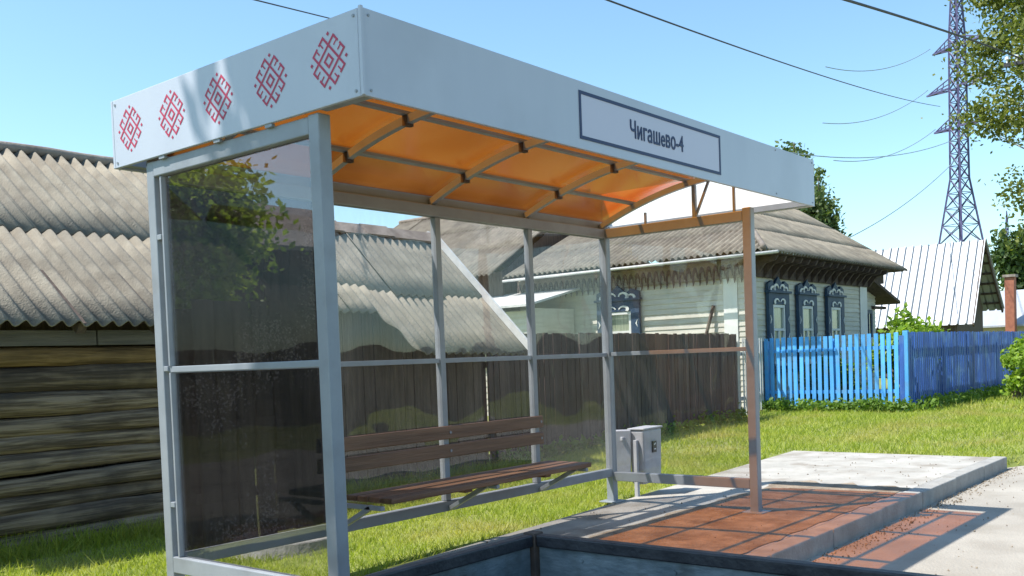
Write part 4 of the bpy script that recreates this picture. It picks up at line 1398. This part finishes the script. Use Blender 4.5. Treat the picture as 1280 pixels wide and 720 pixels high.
# ------------------------------------------------------------------ pylons
def pylon(x, y, s, rot, label):
    root = thing("lattice_pylon", (x, y, 0), label, "pylon", "lattice pylons on the skyline")
    prof = [(0, 5.0), (8, 3.75), (16, 2.45), (24, 1.12), (31, 1.05), (37, 1.0), (43, 0.95), (50, 0.55), (57, 0.08)]
    cz, sz = math.cos(rot), math.sin(rot)

    def P(a, b, z):
        b = b * 0.76
        a = a * 0.76
        return Vector((x + (a * cz - b * sz) * s, y + (a * sz + b * cz) * s, z * s))

    def width(z):
        for (z0, w0), (z1, w1) in zip(prof, prof[1:]):
            if z <= z1: return w0 + (w1 - w0) * (z - z0) / (z1 - z0)
        return 0.08

    corners = [(-1, -1), (1, -1), (1, 1), (-1, 1)]
    for (a, b) in corners:
        mb = MB()
        for (z0, w0), (z1, w1) in zip(prof, prof[1:]):
            mb.bar(P(a * w0, b * w0, z0), P(a * w1, b * w1, z1), 0.26 * s, 0.26 * s, (1, 0.3, 0))
        mb.build("leg", M['pylon'], root)
    mb = MB()
    zs = [0, 4.5, 8.5, 12, 15, 17.6, 19.9, 22, 24] + [24 + 1.75 * k for k in range(1, 20)]
    for z0, z1 in zip(zs, zs[1:]):
        w0, w1 = width(z0), width(z1)
        for i in range(4):
            (a, b), (c, d) = corners[i], corners[(i + 1) % 4]
            mb.bar(P(a * w0, b * w0, z0), P(c * w1, d * w1, z1), 0.13 * s, 0.13 * s, (1, .2, .1))
            mb.bar(P(c * w0, d * w0, z0), P(a * w1, b * w1, z1), 0.13 * s, 0.13 * s, (1, .2, .1))
            mb.bar(P(a * w0, b * w0, z0), P(c * w0, d * w0, z0), 0.09 * s, 0.09 * s, (1, .2, .1))
    mb.build("bracing", M['pylon'], root)
    for z, ln in ((31, 5.6), (36.5, 7.2), (42, 5.6)):
        w = width(z)
        for sd in (-1, 1):
            mb = MB()
            tip = P(sd * ln, 0, z + 0.15)
            for b in (-1, 1):
                mb.bar(P(sd * w, b * w, z), tip, 0.22 * s, 0.22 * s)
                mb.bar(P(sd * w, b * w, z + 1.3), tip, 0.12 * s, 0.12 * s)
                for k in (0.3, 0.6):
                    mb.bar(P(sd * w, b * w, z).lerp(tip, k), P(sd * w, b * w, z + 1.3).lerp(tip, k * .8), 0.08 * s, 0.08 * s)
                    mb.bar(P(sd * w, -w, z).lerp(tip, k), P(sd * w, w, z).lerp(tip, k + .15), 0.08 * s, 0.08 * s)
            mb.build("crossarm", M['pylon'], root)
    return root


pylon(142.4, 34.75, 1.0, math.radians(62), "tall near lattice pylon rising behind the metal roof")
pylon(251.2, 52.8, 0.56, math.radians(50), "small distant lattice pylon right of the tall one")


# ------------------------------------------------------------------ wires
def wire(a, b, sag, r, label, m='wire'):
    a, b = Vector(a), Vector(b)
    pts = []
    for k in range(25):
        u = k / 24
        pts.append(a.lerp(b, u) - Vector((0, 0, sag * 4 * u * (1 - u))))
    o = MB().tube(pts, r, 5).build("overhead_wire", M[m], None, tuple(a), smooth=True)
    return tag(o, label, "wire", "overhead wires across the sky")


wire((8.6, 5.4, 6.65), (55.1, 13.0, 14.43), 0.25, 0.016, "thin dark wire slanting down from the top toward the tall pylon")
wire((8.4, 1.35, 5.32), (20.70, 1.80, 7.27), -0.04, 0.018, "thick black cable from the top edge to the tree at right")
wire((2.9, 6.0, 5.25), (11.7, 11.6, 8.03), 0.0, 0.010, "short thin wire above the left end of the fascia")
wire((28.0, 16.2, 10.1), (76.0, 17.0, 16.8), 1.7, 0.026, "sagging grey wire passing level behind the fascia end", 'wire_pale')
wire((25.5, 9.2, 3.9), (42.5, 8.72, 9.35), 0.55, 0.018, "grey service wire curving up from the house roof to the pylon", 'wire_pale')
# conductors leaving the pylon arms
for (a, b, sg, lb) in (((141.3, 38.4, 36.6), (112, 42, 28.0), 1.5, "conductor drooping left from the middle pylon arm"),
                       ((141.4, 38.0, 42.2), (112, 41.5, 34.5), 1.5, "conductor drooping left from the top pylon arm"),
                       ((141.6, 37.6, 31.1), (112, 40.8, 23.4), 1.5, "conductor drooping left from the lowest pylon arm"),
                       ((143.0, 32.2, 31.0), (170, 25.0, 33.0), 2.0, "conductor running right from the lowest pylon arm"),
                       ((143.0, 32.0, 36.0), (170, 26.0, 31.5), 1.0, "conductor running right from the middle pylon arm")):
    wire(a, b, sg, 0.05, lb, 'wire_pale')

# ------------------------------------------------------------------ poles
UP = thing("utility_pole", (20.88, 1.76, 0), "pale concrete utility pole at the right edge beside the tree", "utility pole")
MB().tube([(20.88, 1.76, -0.3), (20.86, 1.70, 7.6)], [0.13, 0.10], 12).build("pole", M['pole'], UP, smooth=True)
mb = MB().bar((20.86, 1.20, 7.25), (20.86, 2.2, 7.25), 0.08, 0.08)
mb.build("crossarm", M['rim'], UP)
for y in (1.28, 1.55, 1.95, 2.14):
    MB().tube([(20.86, y, 7.29), (20.86, y, 7.36), (20.86, y, 7.37), (20.86, y, 7.43)], [0.02, 0.02, 0.045, 0.035], 8).build("insulator", M['white_print'], UP)

# ------------------------------------------------------------------ trees and shrubs
hang = []
hr = np.random.default_rng(5)
for (x, y, z0_, z1_, n_) in ((22.9, 2.25, 4.3, 5.2, 7), (22.9, 2.0, 3.6, 4.2, 4), (22.7, 3.0, 6.2, 6.9, 9), (22.9, 3.1, 7.6, 8.6, 9)):
    for k in range(n_):
        hang.append((x + hr.normal(0, .12), y + hr.normal(0, .12), hr.uniform(z0_, z1_)))
tree("birch_tree", (22.95, 1.0, -0.03), 12.5, (22.85, 1.30, 8.6), (2.3, 2.7, 3.4), 330, 80, 0.062, (0.30, 0.30, 0.12), M['leaf_birch'], M['birch_bark'],
     "yellow green tree hanging into the top right corner", trunk_r=0.2, seed=12, extra=np.array(hang), lumps=13)
tree("poplar_tree", (39.0, 13.6, 0), 9.3, (39.0, 13.65, 6.4), (1.0, 1.05, 3.0), 170, 26, 0.12, (0.22, 0.22, 0.25), M['leaf_poplar'], M['bark'],
     "narrow poplar standing behind the house roof ridge", trunk_r=0.14, seed=21)
tree("poplar_tree", (52.0, 20.2, 0), 14.2, (52.0, 20.2, 10.0), (1.8, 1.9, 4.2), 150, 26, 0.16, (0.35, 0.35, 0.3), M['leaf_poplar'], M['bark'],
     "far tree whose top shows just above the fascia end", trunk_r=0.2, seed=23)
tree("fir_tree", (56.2, 8.6, 0), 8.0, (56.2, 8.6, 4.6), (1.9, 2.2, 3.6), 260, 26, 0.16, (0.28, 0.28, 0.3), M['leaf_dark'], M['bark'],
     "dark bushy evergreen behind the far chimney at right", trunk_r=0.2, seed=31)
tree("apple_tree", (61.0, 6.2, 0), 8.5, (61.0, 6.2, 5.0), (2.6, 2.6, 3.6), 200, 26, 0.16, (0.3, 0.3, 0.3), M['leaf_poplar'], M['bark'],
     "mid green tree beyond the far bluish roof", trunk_r=0.2, seed=33)
# trees left of the view: they shade the shelter's left end and mirror in its side pane
tree("garden_tree", (-4.6, 8.3, -0.03), 5.6, (-3.85, 7.9, 2.7), (0.85, 1.2, 1.45), 300, 60, 0.06, (0.24, 0.24, 0.18), M['leaf_garden'], M['bark'],
     "dark green garden tree mirrored in the shelter's side pane", trunk_r=0.17, seed=41)
tree("street_tree", (-5.2, 1.6, -0.03), 11.6, (-3.9, 2.02, 9.3), (2.0, 1.45, 2.2), 400, 40, 0.13, (0.26, 0.26, 0.22), M['leaf_birch'], M['birch_bark'],
     "tall tree left of the shelter shading its end", trunk_r=0.17, seed=43)
bush("shrub", (18.55, 3.75, 1.15), (0.75, 0.75, 0.95), 90, 30, 0.075, M['leaf_bright'], "bright green shrub peeping over the deep blue fence", seed=51)
bush("shrub", (20.3, 4.1, 1.05), (1.0, 0.9, 1.0), 110, 28, 0.08, M['leaf_bright'], "second bright green shrub farther along the blue fence", seed=52)
bush("shrub", (20.5, 1.95, 0.62), (0.62, 0.5, 0.75), 100, 26, 0.06, M['leaf_bright'], "leafy shrub growing in front of the blue fence at right", seed=53)
bush("shrub", (17.6, 4.9, 0.45), (0.6, 0.9, 0.6), 70, 26, 0.07, M['weed'], "low garden shrub glimpsed through the light blue pickets", seed=54)

# ------------------------------------------------------------------ across the road, mirrored in the rear panes
fence("plank_fence", (-6, -11.6), (34, -11.6), 1.7, 0.14, 0.012, 0.02, M['dark_plank'], "dark plank fence across the road, seen mirrored in the panes", posts=12, back=-1)
PW = thing("wooden_post", (15.2, -9.0, 0), "reddish brown wooden post across the road mirrored behind the bench", "post")
MB().box(15.05, 15.38, -9.15, -8.85, -0.2, 2.1).build("shaft", M['wood_pole'], PW, bevel=0.02)
MB().box(15.0, 15.43, -9.2, -8.8, 2.1, 2.2).build("cap", M['wood_pole'], PW, bevel=0.02)
PW2 = thing("lamp_post", (18.7, -9.0, 0), "thin pale lamp post across the road mirrored in the last pane", "lamp post")
MB().tube([(18.7, -9, -0.2), (18.7, -9, 5.0)], [0.06, 0.045], 10).build("pole", M['white_board'], PW2, smooth=True)
MB().bar((18.7, -9, 4.95), (18.7, -8.2, 5.1), 0.06, 0.06).build("lamp_arm", M['white_board'], PW2)

# ------------------------------------------------------------------ left of the view, mirrored in the side pane
fence("plank_fence", (-1.0, 3.05), (-9.5, 3.25), 1.75, 0.15, 0.012, 0.022, M['dark_plank'], "dark plank fence left of the log barn, mirrored in the side pane", posts=5, back=-1)  # unseen; set close so its boards darken the side pane's reflection
TB = thing("timber_barn", (-8.5, 11, 0), "tall dark timber barn mirrored in the upper side pane", "barn")
mb = MB()
x = -12.0
while x < -5.3:
    w = random.uniform(.14, .2)
    mb.box(x, x + w - .01, 9.0 + random.uniform(0, .02), 9.05, -.05, 3.1)
    x += w
mb.build("wall", M['dark_plank'], TB)
MB().box(-12, -5.3, 9.1, 13, -.05, 3.0).build("inner_wall", M['dark_plank'], TB)
MB().prism([(-12.3, 8.6, 3.05), (-12.3, 11.0, 4.1), (-12.3, 13.4, 3.05), (-12.3, 13.4, 2.98), (-12.3, 11, 4.0), (-12.3, 8.6, 2.98)], (7.2, 0, 0)).build("roof", M['slate_ridge'], TB)
